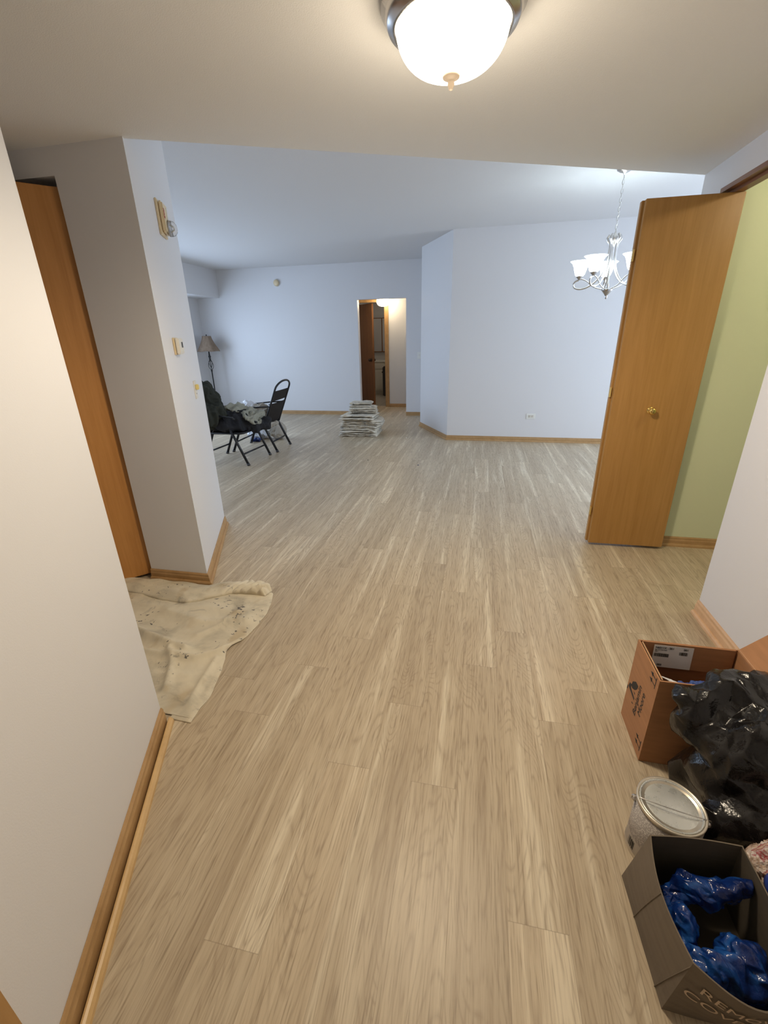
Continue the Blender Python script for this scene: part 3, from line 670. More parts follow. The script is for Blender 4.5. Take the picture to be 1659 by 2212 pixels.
for j in range(11):
    t = j/10; z = 1.485 - 0.265*t
    rows.append([bm.verts.new((shade_r(t, i)*math.cos(2*math.pi*i/n), shade_r(t, i)*math.sin(2*math.pi*i/n), z - (0.012*abs(math.cos(2*math.pi*i/n*3)) if j == 10 else 0))) for i in range(n)])
for a_, b_ in zip(rows, rows[1:]):
    for i in range(n): bm.faces.new([a_[i], a_[(i+1) % n], b_[(i+1) % n], b_[i]])
bmesh.ops.solidify(bm, geom=bm.faces[:], thickness=0.003); sh = link('lamp_shade', bm, M['shade'], lp, smooth=True)
bm = bmesh.new(); lathe(bm, [(0.006, 1.26), (0.004, 1.48), (0.012, 1.495), (0.010, 1.51), (0.0, 1.515)], 12); link('finial', bm, M['black_metal'], lp, smooth=True)
bm = bmesh.new()
for k in range(3):
    a0 = k*2*math.pi/3; tube(bm, [(0.004*math.cos(a0), 0.004*math.sin(a0), 1.478), (0.078*math.cos(a0), 0.078*math.sin(a0), 1.484)], 0.002, 6)
link('shade_ring', bm, M['black_metal'], lp, smooth=True)

# ------------------------------------------------------------------ folding chairs
def make_chair(label, loc, rz):
    t = thing('folding_chair', label, 'chair', loc, rz, None); w = 0.262; mt = M['black_metal']
    def bar(nm, pts, r=0.0155, parent=t, flat=1.0, mat=mt):
        bm = bmesh.new(); tube(bm, pts, r, 10, flat=flat); return link(nm, bm, mat, parent, smooth=True)
    for s in (-1, 1):
        for nm, a_, b_ in (('leg', (0.31, s*w, 0.0), (0.06, s*w, 0.565)), ('leg', (-0.31, s*(w-0.03), 0.0), (-0.055, s*(w-0.03), 0.565))):
            lg = bar(nm, [a_, b_]); bm = bmesh.new(); d = (Vector(b_)-Vector(a_)).normalized()
            tube(bm, [Vector(a_), Vector(a_)+d*0.03], 0.019, 10); link('foot_cap', bm, M['dark'], lg, smooth=True)
        bar('armrest', [(-0.265, s*w, 0.600), (-0.05, s*w, 0.588), (0.17, s*w, 0.565), (0.20, s*w, 0.545)], 0.014, flat=0.7)
    bar('stretcher', [(0.25, -w, 0.135), (0.25, w, 0.135)], 0.010)
    bar('stretcher', [(-0.25, -w+0.03, 0.135), (-0.25, w-0.03, 0.135)], 0.010)
    # back frame with an arched top
    bk = lambda u: (-0.165 - 0.24*u, 0.34 + 0.56*u)      # u 0..1
    pts = []
    for s, us in ((-1, [0, 0.3, 0.6, 0.84]),):
        for u in us: x, z = bk(u); pts.append((x, -w+0.02, z))
    for k in range(1, 12):
        a_ = math.pi*k/12; x, z = bk(0.84 + 0.17*math.sin(a_)); pts.append((x, -(w-0.02)*math.cos(a_), z))
    for u in (0.84, 0.6, 0.3, 0): x, z = bk(u); pts.append((x, w-0.02, z))
    bar('back_frame', pts, 0.0125)
    for nm, u0, u1, bulge in (('back_sling', 0.04, 0.52, 0.018), ('back_sling', 0.565, 0.80, 0.008)):
        bm = bmesh.new(); g = []
        for i in range(7):
            row = []
            for j in range(9):
                u = u0 + (u1-u0)*i/6; x, z = bk(u); y = (-1 + 2*j/8)*(w-0.022)
                row.append(bm.verts.new((x - bulge*(1-(y/w)**2), y, z)))
            g.append(row)
        for i in range(6):
            for j in range(8): bm.faces.new([g[i][j], g[i+1][j], g[i+1][j+1], g[i][j+1]])
        bmesh.ops.solidify(bm, geom=bm.faces[:], thickness=0.005); link(nm, bm, M['sling'], t, smooth=True)
    bm = bmesh.new(); g = []
    for i in range(9):
        x = -0.165 + 0.42*i/8
        g.append([bm.verts.new((x, (-1+2*j/8)*(w-0.02), 0.375 - 0.02*(1-(-1+2*j/8)**2)*math.sin(math.pi*i/8) + 0.01*i/8)) for j in range(9)])
    for i in range(8):
        for j in range(8): bm.faces.new([g[i][j], g[i+1][j], g[i+1][j+1], g[i][j+1]])
    bmesh.ops.solidify(bm, geom=bm.faces[:], thickness=0.006); link('seat_sling', bm, M['sling'], t, smooth=True)
    bar('seat_frame', [(-0.165, -w+0.02, 0.37), (0.24, -w+0.02, 0.38), (0.262, -w+0.05, 0.38), (0.262, w-0.05, 0.38), (0.24, w-0.02, 0.38), (-0.165, w-0.02, 0.37)], 0.012)
    return t
make_chair('black folding chair with tall arched sling back facing left', (-2.905, 5.53, 0), math.pi + R(2))
make_chair('black folding chair heaped with dark jackets, nearer the entry', (-2.945, 4.91, 0), R(-3))

# heaps on the chairs
o = crumple('jacket', [((-3.22, 4.78, 0.70), (0.17, 0.24, 0.23), (0, -0.25, 0)), ((-3.10, 4.72, 0.58), (0.17, 0.20, 0.16), (0, 0, 0)), ((-3.25, 4.85, 0.86), (0.10, 0.18, 0.10), (0, 0, 0))], M['jacket'], voxel=0.010, amp=0.045, scale=3.6, seed=3, smooth=True, sm=8, an=(1.6, 1.6, 0.6), octv=3)
tag(o, 'dark olive jacket draped over the back of the nearer folding chair', 'jacket')
def bagwarp(q):
    if q.z < 0.392 and q.x < -2.66: q.z = 0.392
    elif q.z < 0.35: q.z = 0.35 - (0.35-q.z)*0.25
    if q.y > 5.225: q.y = 5.225
    return q
o = crumple('black_coat', [((-3.18, 4.92, 0.46), (0.20, 0.30, 0.13), (0, 0, 0)), ((-2.92, 4.92, 0.46), (0.26, 0.30, 0.135), (0, 0, 0)), ((-2.72, 5.02, 0.43), (0.19, 0.25, 0.12), (0, 0, 0))], M['black_cloth'], voxel=0.010, amp=0.04, scale=3.8, seed=5, smooth=True, sm=8, an=(1.2, 1.2, 0.8), octv=3, warp=bagwarp)
tag(o, 'black coat bundled across the seat of the nearer folding chair', 'coat')
o = crumple('khaki_cloth', [((-3.05, 5.10, 0.605), (0.15, 0.15, 0.045), (0, -0.25, 0.3)), ((-2.88, 5.02, 0.600), (0.19, 0.16, 0.035), (0, 0.28, 0)), ((-2.66, 4.90, 0.520), (0.13, 0.14, 0.030), (0, 0.6, 0)), ((-2.72, 5.12, 0.55), (0.12, 0.10, 0.04), (0, 0.4, 0))], M['khaki'], voxel=0.009, amp=0.030, scale=5.5, seed=8, smooth=True, sm=4, an=(1.5, 0.6, 1), octv=3)
tag(o, 'khaki canvas cloth crumpled on top of the black coat', 'cloth')
o = crumple('plastic_bag', [((-3.10, 5.62, 0.52), (0.12, 0.12, 0.10), (0, 0, 0)), ((-3.16, 5.66, 0.56), (0.06, 0.06, 0.06), (0, 0, 0))], M['white_bag'], voxel=0.010, amp=0.03, dec=0.15, jit=0.003, scale=12, seed=11)
tag(o, 'crumpled white plastic bag on the seat of the arched-back chair', 'bag')
o = crumple('tool_bag', [((-2.93, 5.60, 0.49), (0.13, 0.16, 0.10), (0, 0, 0)), ((-2.85, 5.50, 0.46), (0.12, 0.14, 0.09), (0, 0, 0))], M['tan_cloth'], voxel=0.008, amp=0.03, scale=6, seed=12, smooth=True, sm=4, octv=3)
tag(o, 'tan canvas tool bag against the back of the arched-back chair', 'bag')
o = crumple('rag', [((-2.74, 5.52, 0.335), (0.07, 0.17, 0.035), (0, 0, 0))], M['tan_cloth'], voxel=0.008, amp=0.018, scale=14, seed=13, smooth=True)
tag(o, 'pale rag bunched under the back of the arched-back chair', 'rag')
o = crumple('plastic_bag', [((-3.26, 6.05, 0.09), (0.12, 0.14, 0.09), (0, 0, 0)), ((-3.14, 6.10, 0.06), (0.09, 0.09, 0.06), (0, 0, 0))], M['white_bag'], voxel=0.010, amp=0.03, dec=0.15, jit=0.003, scale=12, seed=14, floor=0.002)
tag(o, 'white plastic bag on the floor behind the chairs', 'bag')
o = crumple('blue_rag', [((-3.20, 5.88, 0.03), (0.08, 0.06, 0.03), (0, 0, 0))], M['blue_bag'], voxel=0.008, amp=0.02, scale=14, seed=15, floor=0.002)
tag(o, 'small blue bag on the floor under the chairs', 'bag')
o = crumple('canvas_bag', [((-2.95, 6.10, 0.12), (0.13, 0.12, 0.13), (0, 0, 0))], M['tan_cloth'], voxel=0.008, amp=0.03, scale=6, seed=16, floor=0.002, smooth=True, sm=4, octv=3)
tag(o, 'grey canvas bag on the floor behind the arched-back chair', 'bag')

# ------------------------------------------------------------------ stack of folded drop cloths
def folded(name, label, cx, cy, z0, w, d, h, n, seed, rot=0.0, tip=0.0, roll=False):
    rnd = random.Random(seed); bm = bmesh.new(); zc = z0; th = h/n
    for k in range(n):
        ww = w/2*(1 - 0.06*rnd.random()); dd = d/2*(1 - 0.05*rnd.random()); ox, oy = rnd.uniform(-.012, .012), rnd.uniform(-.015, .015)
        zt = th*rnd.uniform(0.72, 1.15); NXs = 26; ring = 22; rows = []
        for i in range(NXs+1):
            u = -1 + 2*i/NXs; endr = (1 - abs(u)**18)**0.5 if abs(u) < 1 else 0.0; endr = max(endr, 0.12)
            row = []
            for j in range(ring):
                a_ = 2*math.pi*j/ring; cy_, cz_ = math.cos(a_), math.sin(a_)
                y = math.copysign(abs(cy_)**0.33, cy_)*dd; z = math.copysign(abs(cz_)**0.75, cz_)*zt/2*endr
                x = u*ww
                sag = -0.010*max(0, abs(u)-0.75)*4*(z0 > 0.01 or k > 0) - 0.008*max(0, -cy_)*0
                nz = noise.noise(Vector((x*9, y*9, seed*5+k*3)))*0.011 + noise.noise(Vector((x*26, y*26, seed*2+k)))*0.006
                y2 = y + noise.noise(Vector((x*8, k*7.7, seed*1.7)))*0.045*(abs(cy_)) + noise.noise(Vector((x*30, k*3.7, seed*2.7)))*0.012*abs(cy_)
                px_, py_ = x+ox, y2+oy
                zz = zc + zt/2 + z + nz*(0.4+0.6*abs(cy_)) + sag
                if tip and u > 0.3 and cy_ < 0.6: px_ += tip*(u-0.3)*max(0, 1-abs(cy_+0.2)); zz -= 0.02*(u-0.3)
                xr = px_*math.cos(rot) - py_*math.sin(rot); yr = px_*math.sin(rot) + py_*math.cos(rot)
                row.append(bm.verts.new((cx+xr, cy+yr, max(zz, 0.001+z0*0))))
            rows.append(row)
        for a_, b_ in zip(rows, rows[1:]):
            for j in range(ring): bm.faces.new([a_[j], b_[j], b_[(j+1) % ring], a_[(j+1) % ring]])
        bm.faces.new(rows[0]); bm.faces.new(rows[-1][::-1]); zc += th
    bmesh.ops.recalc_face_normals(bm, faces=bm.faces)
    o = link(name, bm, M['canvas2'], smooth=True); tag(o, label, 'drop cloth', 'folded drop cloths stacked before the far doorway'); return o
folded('folded_drop_cloth', 'folded canvas drop cloth at the very bottom of the floor stack', -1.785, 6.62, 0.0, 0.60, 0.50, 0.092, 3, 1, R(2))
folded('folded_drop_cloth', 'folded canvas drop cloth second from the bottom, lapping over at right', -1.77, 6.62, 0.094, 0.58, 0.47, 0.078, 3, 2, R(-2), tip=0.07)
folded('folded_drop_cloth', 'folded canvas drop cloth with a corner sticking out, middle of the stack', -1.765, 6.63, 0.174, 0.57, 0.47, 0.078, 3, 3, R(1), tip=0.12)
folded('folded_drop_cloth', 'folded canvas drop cloth, top one of the wide lower pile', -1.79, 6.60, 0.254, 0.54, 0.46, 0.072, 2, 4, R(-1))
folded('folded_drop_cloth', 'smaller folded drop cloth lying under the topmost one', -1.745, 6.68, 0.328, 0.44, 0.32, 0.085, 3, 5, R(8))
folded('folded_drop_cloth', 'rolled canvas drop cloth, topmost of the stack', -1.775, 6.67, 0.415, 0.36, 0.22, 0.075, 2, 6, R(4))

# ------------------------------------------------------------------ drop cloth on the floor
def interp(tab, y):
    for (a_, b_), (c_, d_) in zip(tab, tab[1:]):
        if a_ <= y <= c_: return b_ + (d_-b_)*(y-a_)/(c_-a_)
    return tab[0][1] if y < tab[0][0] else tab[-1][1]
edge = [(1.105, -1.040), (1.17, -1.043), (1.247, -1.039), (1.41, -1.082), (1.52, -1.125), (1.56, -1.120), (1.60, -1.095), (1.64, -1.083), (1.709, -1.075), (1.835, -1.071), (1.946, -1.093), (2.04, -1.125), (2.10, -1.20)]
def seg_d(p, a_, b_):
    a_, b_ = Vector(a_), Vector(b_); ab = b_-a_; t = max(0, min(1, (p-a_).dot(ab)/ab.length_squared)); return (p-(a_+ab*t)).length, t
folds = [([(-1.80, 1.62), (-1.62, 1.557), (-1.447, 1.514), (-1.323, 1.484)], 0.026, 0.028), ([(-1.60, 1.44), (-1.461, 1.431), (-1.242, 1.438), (-1.157, 1.497), (-1.095, 1.58)], 0.020, 0.020),
         ([(-1.40, 1.47), (-1.347, 1.413), (-1.291, 1.329), (-1.25, 1.24)], 0.016, 0.016), ([(-1.62, 1.75), (-1.35, 1.70), (-1.15, 1.76)], 0.012, 0.035),
         ([(-1.22, 1.86), (-1.25, 1.70), (-1.33, 1.60)], 0.010, 0.022), ([(-1.14, 1.45), (-1.12, 1.30), (-1.10, 1.18)], 0.010, 0.018), ([(-1.95, 1.80), (-1.6, 1.78), (-1.4, 1.84), (-1.2, 1.80)], 0.008, 0.04),
         ([(-1.56, 1.36), (-1.35, 1.30), (-1.2, 1.33)], 0.008, 0.03)]
def cloth_h(x, y):
    p = Vector((x, y)); h = 0.004
    for pl, amp, wd in folds:
        d = min(seg_d(p, a_, b_)[0] for a_, b_ in zip(pl, pl[1:])); h += 1.35*amp*math.exp(-(d/wd)**1.5)
    h += 0.006*max(0, noise.noise(Vector((x*6, y*9, 2.2)))) + 0.003*abs(noise.noise(Vector((x*22, y*22, 7))))
    return h
bm = bmesh.new(); NY, NXc = 150, 150; g = []
for i in range(NY+1):
    y = 1.105 + (2.055-1.105)*i/NY; x1 = interp(edge, y) + 0.003*noise.noise(Vector((y*25, 1, 3))); x0 = -2.6 if y > 1.13 else -1.135; row = []
    for j in range(NXc+1):
        x = x1 + (x0-x1)*(j/NXc)**1.15
        h = cloth_h(x, y)*min(1, 0.25 + (x1-x)/0.02 if x < x1 else 0.25)*min(1.0, 0.3 + (y-1.105)/0.03)
        row.append(bm.verts.new((x, y + 0.004*noise.noise(Vector((x*12, 3, y))), max(0.0015, h))))
    g.append(row)
for i in range(NY):
    for j in range(NXc): bm.faces.new([g[i][j+1], g[i][j], g[i+1][j], g[i+1][j+1]])
# turned-back flap along the far edge, bunched towards the right
line = [(-2.5, 1.90), (-1.963, 1.90), (-1.75, 1.855), (-1.573, 1.845), (-1.437, 1.935), (-1.361, 1.985), (-1.25, 2.005), (-1.155, 2.00)]
top = [(-2.5, 2.045), (-2.0, 2.045), (-1.75, 2.05), (-1.55, 2.045), (-1.44, 2.10), (-1.309, 2.125), (-1.21, 2.112), (-1.14, 2.06)]
def poly_at(pl, t):
    k = t*(len(pl)-1); i = min(int(k), len(pl)-2); f = k-i; return Vector(pl[i])*(1-f) + Vector(pl[i+1])*f
NU, NV = 160, 26; g2 = []
for i in range(NU+1):
    t = i/NU; a_ = poly_at(line, t); b_ = poly_at(top, t); row = []
    bunch = max(0, (t-0.55)/0.45)
    for j in range(NV+1):
        v = j/NV; p = a_*(1-v) + b_*v
        h = 0.012 + 0.020*math.sin(math.pi*min(1, v*1.0))**0.6 + 0.010*noise.noise(Vector((p.x*9, p.y*16, 4)))
        h += bunch*(0.024*abs(math.sin(p.x*55 + 6*noise.noise(Vector((p.x*6, p.y*6, 1))))) + 0.015*ridged((p.x, p.y, 0), 16, 2))
        h *= min(1, (NU-i)/7 + 0.12)
        if j == 0: h = 0.006
        if j == NV: h = 0.003
        row.append(bm.verts.new((p.x + 0.006*noise.noise(Vector((p.x*20, v*4, 2)))*bunch, p.y + 0.008*noise.noise(Vector((p.x*14, 8, 2))), h)))
    g2.append(row)
for i in range(NU):
    for j in range(NV): bm.faces.new([g2[i][j], g2[i+1][j], g2[i+1][j+1], g2[i][j+1]])
bmesh.ops.recalc_face_normals(bm, faces=bm.faces)
for f in bm.faces:
    if f.normal.z < 0: f.normal_flip()
o = link('drop_cloth', bm, M['canvas'], smooth=True); tag(o, 'paint-spotted beige canvas drop cloth spread on the floor by the left closet', 'drop cloth')
md = o.modifiers.new('thickness', 'SOLIDIFY'); md.thickness = 0.0012; md.offset = 1

# ------------------------------------------------------------------ cardboard box with printed side
bx = thing('cardboard_box', 'brown cardboard box with black printed logo, open flaps and a shipping label', 'box', (0.785, 1.36, 0))
X0, X1, Y0, Y1, HB, T = 0.622, 0.945, 1.258, 1.472, 0.355, 0.005
def B_(name, bmx, mat=None, parent=None):
    bmesh.ops.recalc_face_normals(bmx, faces=bmx.faces); return local(link(name, bmx, mat or M['card']), bx if parent is None else parent)
bm = bmesh.new()
box(bm, X0, X0+T, Y0, Y1, 0.001, HB); box(bm, X1-T, X1, Y0, Y1, 0.001, HB); box(bm, X0+T, X1-T, Y0, Y0+T, 0.001, HB); box(bm, X0+T, X1-T, Y1-T, Y1, 0.001, HB); box(bm, X0+T, X1-T, Y0+T, Y1-T, 0.001, 0.006)
B_('carton_body', bm)
def quad_slab(pts, t, mat=None, name='flap'):
    bm = bmesh.new(); v = [Vector(p) for p in pts]; n = (v[1]-v[0]).cross(v[3]-v[0]).normalized()*t
    a_ = [bm.verts.new(p) for p in v]; b_ = [bm.verts.new(p+n) for p in v]
    bm.faces.new(a_[::-1]); bm.faces.new(b_)
    for i in range(4): bm.faces.new([a_[i], a_[(i+1) % 4], b_[(i+1) % 4], b_[i]])
    return B_(name, bm, mat)
rear = quad_slab([(X0+0.012, Y1-0.009, HB), (X1-0.012, Y1-0.009, HB), (X1-0.014, Y1-0.018, 0.258), (X0+0.014, Y1-0.018, 0.258)], 0.004)
left = quad_slab([(X0+0.008, Y1-0.012, HB), (X0+0.008, Y0+0.008, HB), (X0+0.045, Y0+0.010, 0.27), (X0+0.045, Y1-0.03, 0.27)], 0.004, M['card_edge'])
rflap = quad_slab([(X1+0.002, Y0+0.002, HB), (X1+0.115, Y0-0.004, HB+0.105), (X1+0.125, Y1+0.01, HB+0.112), (X1+0.002, Y1-0.002, HB)], 0.004)
# white shipping label on the rear flap
lb = quad_slab([(0.672, Y1-0.0155, 0.351), (0.800, Y1-0.0155, 0.351), (0.800, Y1-0.0235, 0.262), (0.672, Y1-0.0235, 0.262)], 0.0006, M['white_plastic'], 'shipping_label'); lb['label'] = 'white shipping label'
def lab(s, size, x, z, **kw):
    yy = Y1 - 0.0155 - (0.351-z)*0.09 - 0.0014
    o = text_mesh('lettering', s, size, (x, yy, z), (1, 0, 0), (0, 0.09, 1), M['ink'], None, ext=0.0003, **kw); local(o, bx); return o
lab('N6011X - 001', 0.0105, 0.676, 0.338, bold=0.0001); lab('001', 0.0105, 0.768, 0.338, bold=0.0001); lab('SEE SLIP FOR INFO', 0.0048, 0.676, 0.331); lab('SIZE 1', 0.0048, 0.676, 0.325)
def bars(x0, x1, z0, z1, seed):
    rn = random.Random(seed); bm = bmesh.new(); x = x0
    while x < x1:
        w = rn.choice([0.0008, 0.0014, 0.002]); yy = Y1-0.0155-0.0012
        ya, yb = yy-(0.351-z0)*0.09, yy-(0.351-z1)*0.09
        a_ = [bm.verts.new(p) for p in ((x, ya, z0), (x+w, ya, z0), (x+w, yb, z1), (x, yb, z1))]; bm.faces.new(a_)
        x += w + rn.choice([0.0008, 0.0012])
    bmesh.ops.solidify(bm, geom=bm.faces[:], thickness=0.0003); B_('barcode', bm, M['ink'])
bars(0.676, 0.722, 0.305, 0.319, 1); bars(0.756, 0.782, 0.318, 0.331, 2); bars(0.690, 0.706, 0.268, 0.276, 3)
# print on the left face: local right = +z, up = +y
PXF = X0 - 0.0002
def side_text(s, size, y, z, nm='lettering', bold=0.0):
    o = text_mesh(nm, s, size, (PXF, y, z), (0, 0, 1), (0, 1, 0), M['ink'], None, ext=0.0003, bold=bold, thick=0.0011); return local(o, bx)
side_text('Benjamin', 0.0365, 1.359, 0.098); side_text('Moore', 0.0365, 1.323, 0.130)
def flat_poly(nm, polys, mat=M['ink']):
    bm = bmesh.new()
    for pl in polys:
        vs = [bm.verts.new((PXF, y, z)) for y, z in pl]; bm.faces.new(vs)
    bmesh.ops.recalc_face_normals(bm, faces=bm.faces)
    r = bmesh.ops.extrude_face_region(bm, geom=bm.faces[:]); bmesh.ops.translate(bm, verts=[v for v in r['geom'] if isinstance(v, bmesh.types.BMVert)], vec=(-0.0003, 0, 0))
    return B_(nm, bm, mat)
flat_poly('printed_logo', [[(1.462, 0.149), (1.393, 0.142), (1.393, 0.150), (1.440, 0.160)], [(1.462, 0.149), (1.438, 0.160), (1.441, 0.174), (1.456, 0.170)],
    [(1.441, 0.170), (1.428, 0.167), (1.405, 0.179), (1.390, 0.196), (1.386, 0.214), (1.411, 0.213), (1.436, 0.192)], [(1.413, 0.168), (1.398, 0.163), (1.398, 0.170)], [(1.408, 0.118), (1.395, 0.122), (1.395, 0.126), (1.409, 0.122)]])
flat_poly('printed_mark', [[(1.4715, 0.130), (1.4715, 0.147), (1.463, 0.145), (1.463, 0.133)]])
def arrows(nm, y, z, s=1.0):
    P = [[(y, z), (y, z+0.044*s), (y+0.004*s, z+0.044*s), (y+0.004*s, z)]]
    for zc in (z+0.010*s, z+0.033*s):
        P.append([(y+0.004*s, zc-0.0018*s), (y+0.034*s, zc-0.0018*s), (y+0.034*s, zc+0.0018*s), (y+0.004*s, zc+0.0018*s)])
        P.append([(y+0.030*s, zc-0.008*s), (y+0.050*s, zc), (y+0.030*s, zc+0.008*s)])
    flat_poly(nm, P)
arrows('printed_arrows', 1.277, 0.304); arrows('printed_arrows', 1.270, 0.031)
# contents
o = crumple('paper_package', [((0.80, 1.325, 0.262), (0.115, 0.050, 0.035), (0, 0, 0))], crinkle('blue_white_wrapper', (0.05, 0.10, 0.33), 0.4, 0.3, 40), voxel=0.006, amp=0.010, scale=18, seed=21)
tag(o, 'blue wrapped package inside the printed cardboard box', 'package')
o = crumple('white_wrapper', [((0.705, 1.325, 0.300), (0.050, 0.006, 0.005), (0, 0.1, -0.45)), ((0.815, 1.30, 0.302), (0.028, 0.012, 0.008), (0, 0, 0)), ((0.76, 1.305, 0.300), (0.045, 0.006, 0.005), (0, 0, 0.2))], M['white_bag'], voxel=0.003, amp=0.003, scale=30, seed=22)
tag(o, 'white strip of wrapping on the blue package in the box', 'wrapper')

# ------------------------------------------------------------------ black bin bag
def bwarp(q):
    if q.z > 0.12 and q.x > 1.17: q.x = 1.17
    if q.x > 1.175: q.x = 1.175
    if q.y < 0.925 and q.x > 0.70 and q.z < 0.24: q.y = 0.925
    if q.y < 0.885: q.y = 0.885
    if q.z < 0.350 and q.y > 1.248 and q.x < 0.955: q.y = 1.248 - 0.10*(q.y-1.248)
    if q.z < 0.20 and (q.x-0.583)**2 + (q.y-0.955)**2 < 0.096**2:
        d = Vector((q.x-0.583, q.y-0.955)); d = d.normalized()*0.096; q.x, q.y = 0.583+d.x, 0.955+d.y
    return q
o = crumple('garbage_bag', [((0.92, 1.10, 0.15), (0.23, 0.15, 0.16), (0, 0, 0)), ((0.80, 1.17, 0.08), (0.12, 0.07, 0.09), (0, 0, 0)), ((0.90, 1.12, 0.27), (0.21, 0.13, 0.12), (0, 0.1, 0)),
     ((0.745, 1.205, 0.365), (0.115, 0.050, 0.026), (0.3, 0, 0.12)), ((0.87, 1.235, 0.392), (0.15, 0.07, 0.024), (0.1, 0.03, 0.1)), ((1.03, 1.20, 0.372), (0.13, 0.10, 0.045), (0, 0, 0)), ((0.705, 1.16, 0.295), (0.065, 0.045, 0.070), (0, 0.6, 0)), ((0.94, 0.97, 0.10), (0.16, 0.08, 0.11), (0, 0, 0)), ((0.80, 1.00, 0.09), (0.13, 0.09, 0.10), (0, 0, 0)), ((0.88, 0.945, 0.10), (0.14, 0.05, 0.10), (0, 0, 0))],
     M['black_bag'], voxel=0.0065, amp=0.020, scale=3.6, seed=33, floor=0.002, warp=bwarp, smooth=True, sm=16, an=(1.6, 1.4, 0.6), octv=3, dec=0.042, jit=0.0055, crease=0.9)
tag(o, 'black plastic garbage bag slumped over the front of the printed box', 'garbage bag')

# ------------------------------------------------------------------ paint can
pc = thing('paint_can', 'gallon paint can with grey metal lid and printed label', 'paint can', (0.583, 0.958, 0), R(-12))
bm = bmesh.new(); lathe(bm, [(0.0, 0.002), (0.080, 0.002), (0.0835, 0.0), (0.0845, 0.006), (0.082, 0.010), (0.082, 0.180), (0.0845, 0.184), (0.0845, 0.190), (0.080, 0.192), (0.078, 0.188), (0.0, 0.182)], 64)
link('can_body', bm, new_mat('tin_rim', (0.62, 0.56, 0.46), 0.35, 0.7), pc, smooth=True)
bm = bmesh.new(); lathe(bm, [(0.0826, 0.012), (0.0826, 0.176)], 64); bmesh.ops.solidify(bm, geom=bm.faces[:], thickness=0.0004); link('paper_label', bm, M['can_label'], pc, smooth=True)
bm = bmesh.new()
rn = random.Random(4); a_ = R(196)
while a_ < R(212):
    w = rn.choice([0.010, 0.022, 0.034]); r_ = 0.0836
    vs = [bm.verts.new((r_*math.cos(q), r_*math.sin(q), z)) for q, z in ((a_, 0.020), (a_+w, 0.020), (a_+w, 0.050), (a_, 0.050))]; bm.faces.new(vs); a_ += w + rn.choice([0.012, 0.02])
bmesh.ops.solidify(bm, geom=bm.faces[:], thickness=0.0003); link('barcode', bm, M['ink'], pc)
bm = bmesh.new(); lathe(bm, [(0.0775, 0.1885), (0.0765, 0.1915), (0.073, 0.190), (0.071, 0.1845), (0.0685, 0.1835), (0.066, 0.1865), (0.064, 0.1870), (0.0, 0.1875)], 64); link('lid', bm, M['lid'], pc, smooth=True)
for s in (-1, 1):
    th = R(178) if s < 0 else R(-2)
    bm = bmesh.new(); lathe(bm, [(0.0, 0.012), (0.006, 0.011), (0.009, 0.006), (0.009, 0.0), (0, 0)], 16)
    q = Vector((math.cos(th), math.sin(th), 0)).to_track_quat('Z', 'Y').to_matrix(); bmesh.ops.rotate(bm, verts=bm.verts, matrix=q)
    bmesh.ops.translate(bm, verts=bm.verts, vec=(0.0826*math.cos(th), 0.0826*math.sin(th), 0.168)); link('ear', bm, M['nickel'], pc, smooth=True)
bm = bmesh.new(); pts = []
for i in range(25):
    t = math.pi*i/24; pts.append((-0.094*math.cos(t), -0.02*math.sin(t), 0.168 + 0.030*math.sin(t)**0.45))
tube(bm, pts, 0.0013, 6); link('bail_handle', bm, M['nickel'], pc, smooth=True)

# ------------------------------------------------------------------ taupe carton with blue bags
tx = thing('carton', 'taupe open-topped carton holding crumpled blue bags, bottom right', 'carton', (0.58, 0.73, 0))
def sheet(name, fn, nu, nv, t, mats, parent, flip=False):
    """fn(u, v) -> point; a thin bent board, outside material 0, inside material 1"""
    bm = bmesh.new(); g = [[bm.verts.new(fn(i/nu, j/nv)) for j in range(nv+1)] for i in range(nu+1)]; h = []
    bm.verts.ensure_lookup_table()
    for i in range(nu):
        for j in range(nv):
            q = [g[i][j], g[i+1][j], g[i+1][j+1], g[i][j+1]]
            bm.faces.new(q[::-1] if flip else q)
    bm.normal_update()
    r = bmesh.ops.solidify(bm, geom=bm.faces[:], thickness=t)
    bm.normal_update()
    cen = Vector((0.59, 0.73, 0.12))
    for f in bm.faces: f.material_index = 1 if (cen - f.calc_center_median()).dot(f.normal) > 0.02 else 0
    o = link(name, bm, None, None, mats=mats, smooth=False); return local(o, parent)
LB = lambda u: Vector((0.464 + 0.012*u, 0.866 - 0.262*u, 0.0))           # left wall foot
LT = lambda u: Vector((0.492 - 0.018*math.sin(math.pi*u), 0.850 - 0.252*u, 0.207 - 0.003*math.sin(math.pi*u)))
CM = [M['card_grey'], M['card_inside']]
def wall_fn(Bf, Tf, bulge=0.0, nrm=Vector((-1, 0, 0))):
    return lambda u, v: Bf(u)*(1-v) + Tf(u)*v + nrm*bulge*math.sin(math.pi*u)*math.sin(math.pi*v)
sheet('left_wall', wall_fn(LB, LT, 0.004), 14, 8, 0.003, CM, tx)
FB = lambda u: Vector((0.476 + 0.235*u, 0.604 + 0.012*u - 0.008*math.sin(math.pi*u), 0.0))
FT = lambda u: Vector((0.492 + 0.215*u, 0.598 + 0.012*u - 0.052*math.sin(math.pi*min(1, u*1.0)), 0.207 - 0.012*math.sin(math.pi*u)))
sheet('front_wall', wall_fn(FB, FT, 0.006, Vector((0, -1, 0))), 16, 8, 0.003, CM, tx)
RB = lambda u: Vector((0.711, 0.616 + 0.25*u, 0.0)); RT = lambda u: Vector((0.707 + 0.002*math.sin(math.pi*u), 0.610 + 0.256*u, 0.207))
sheet('right_wall', wall_fn(RB, RT), 10, 6, 0.003, CM, tx)
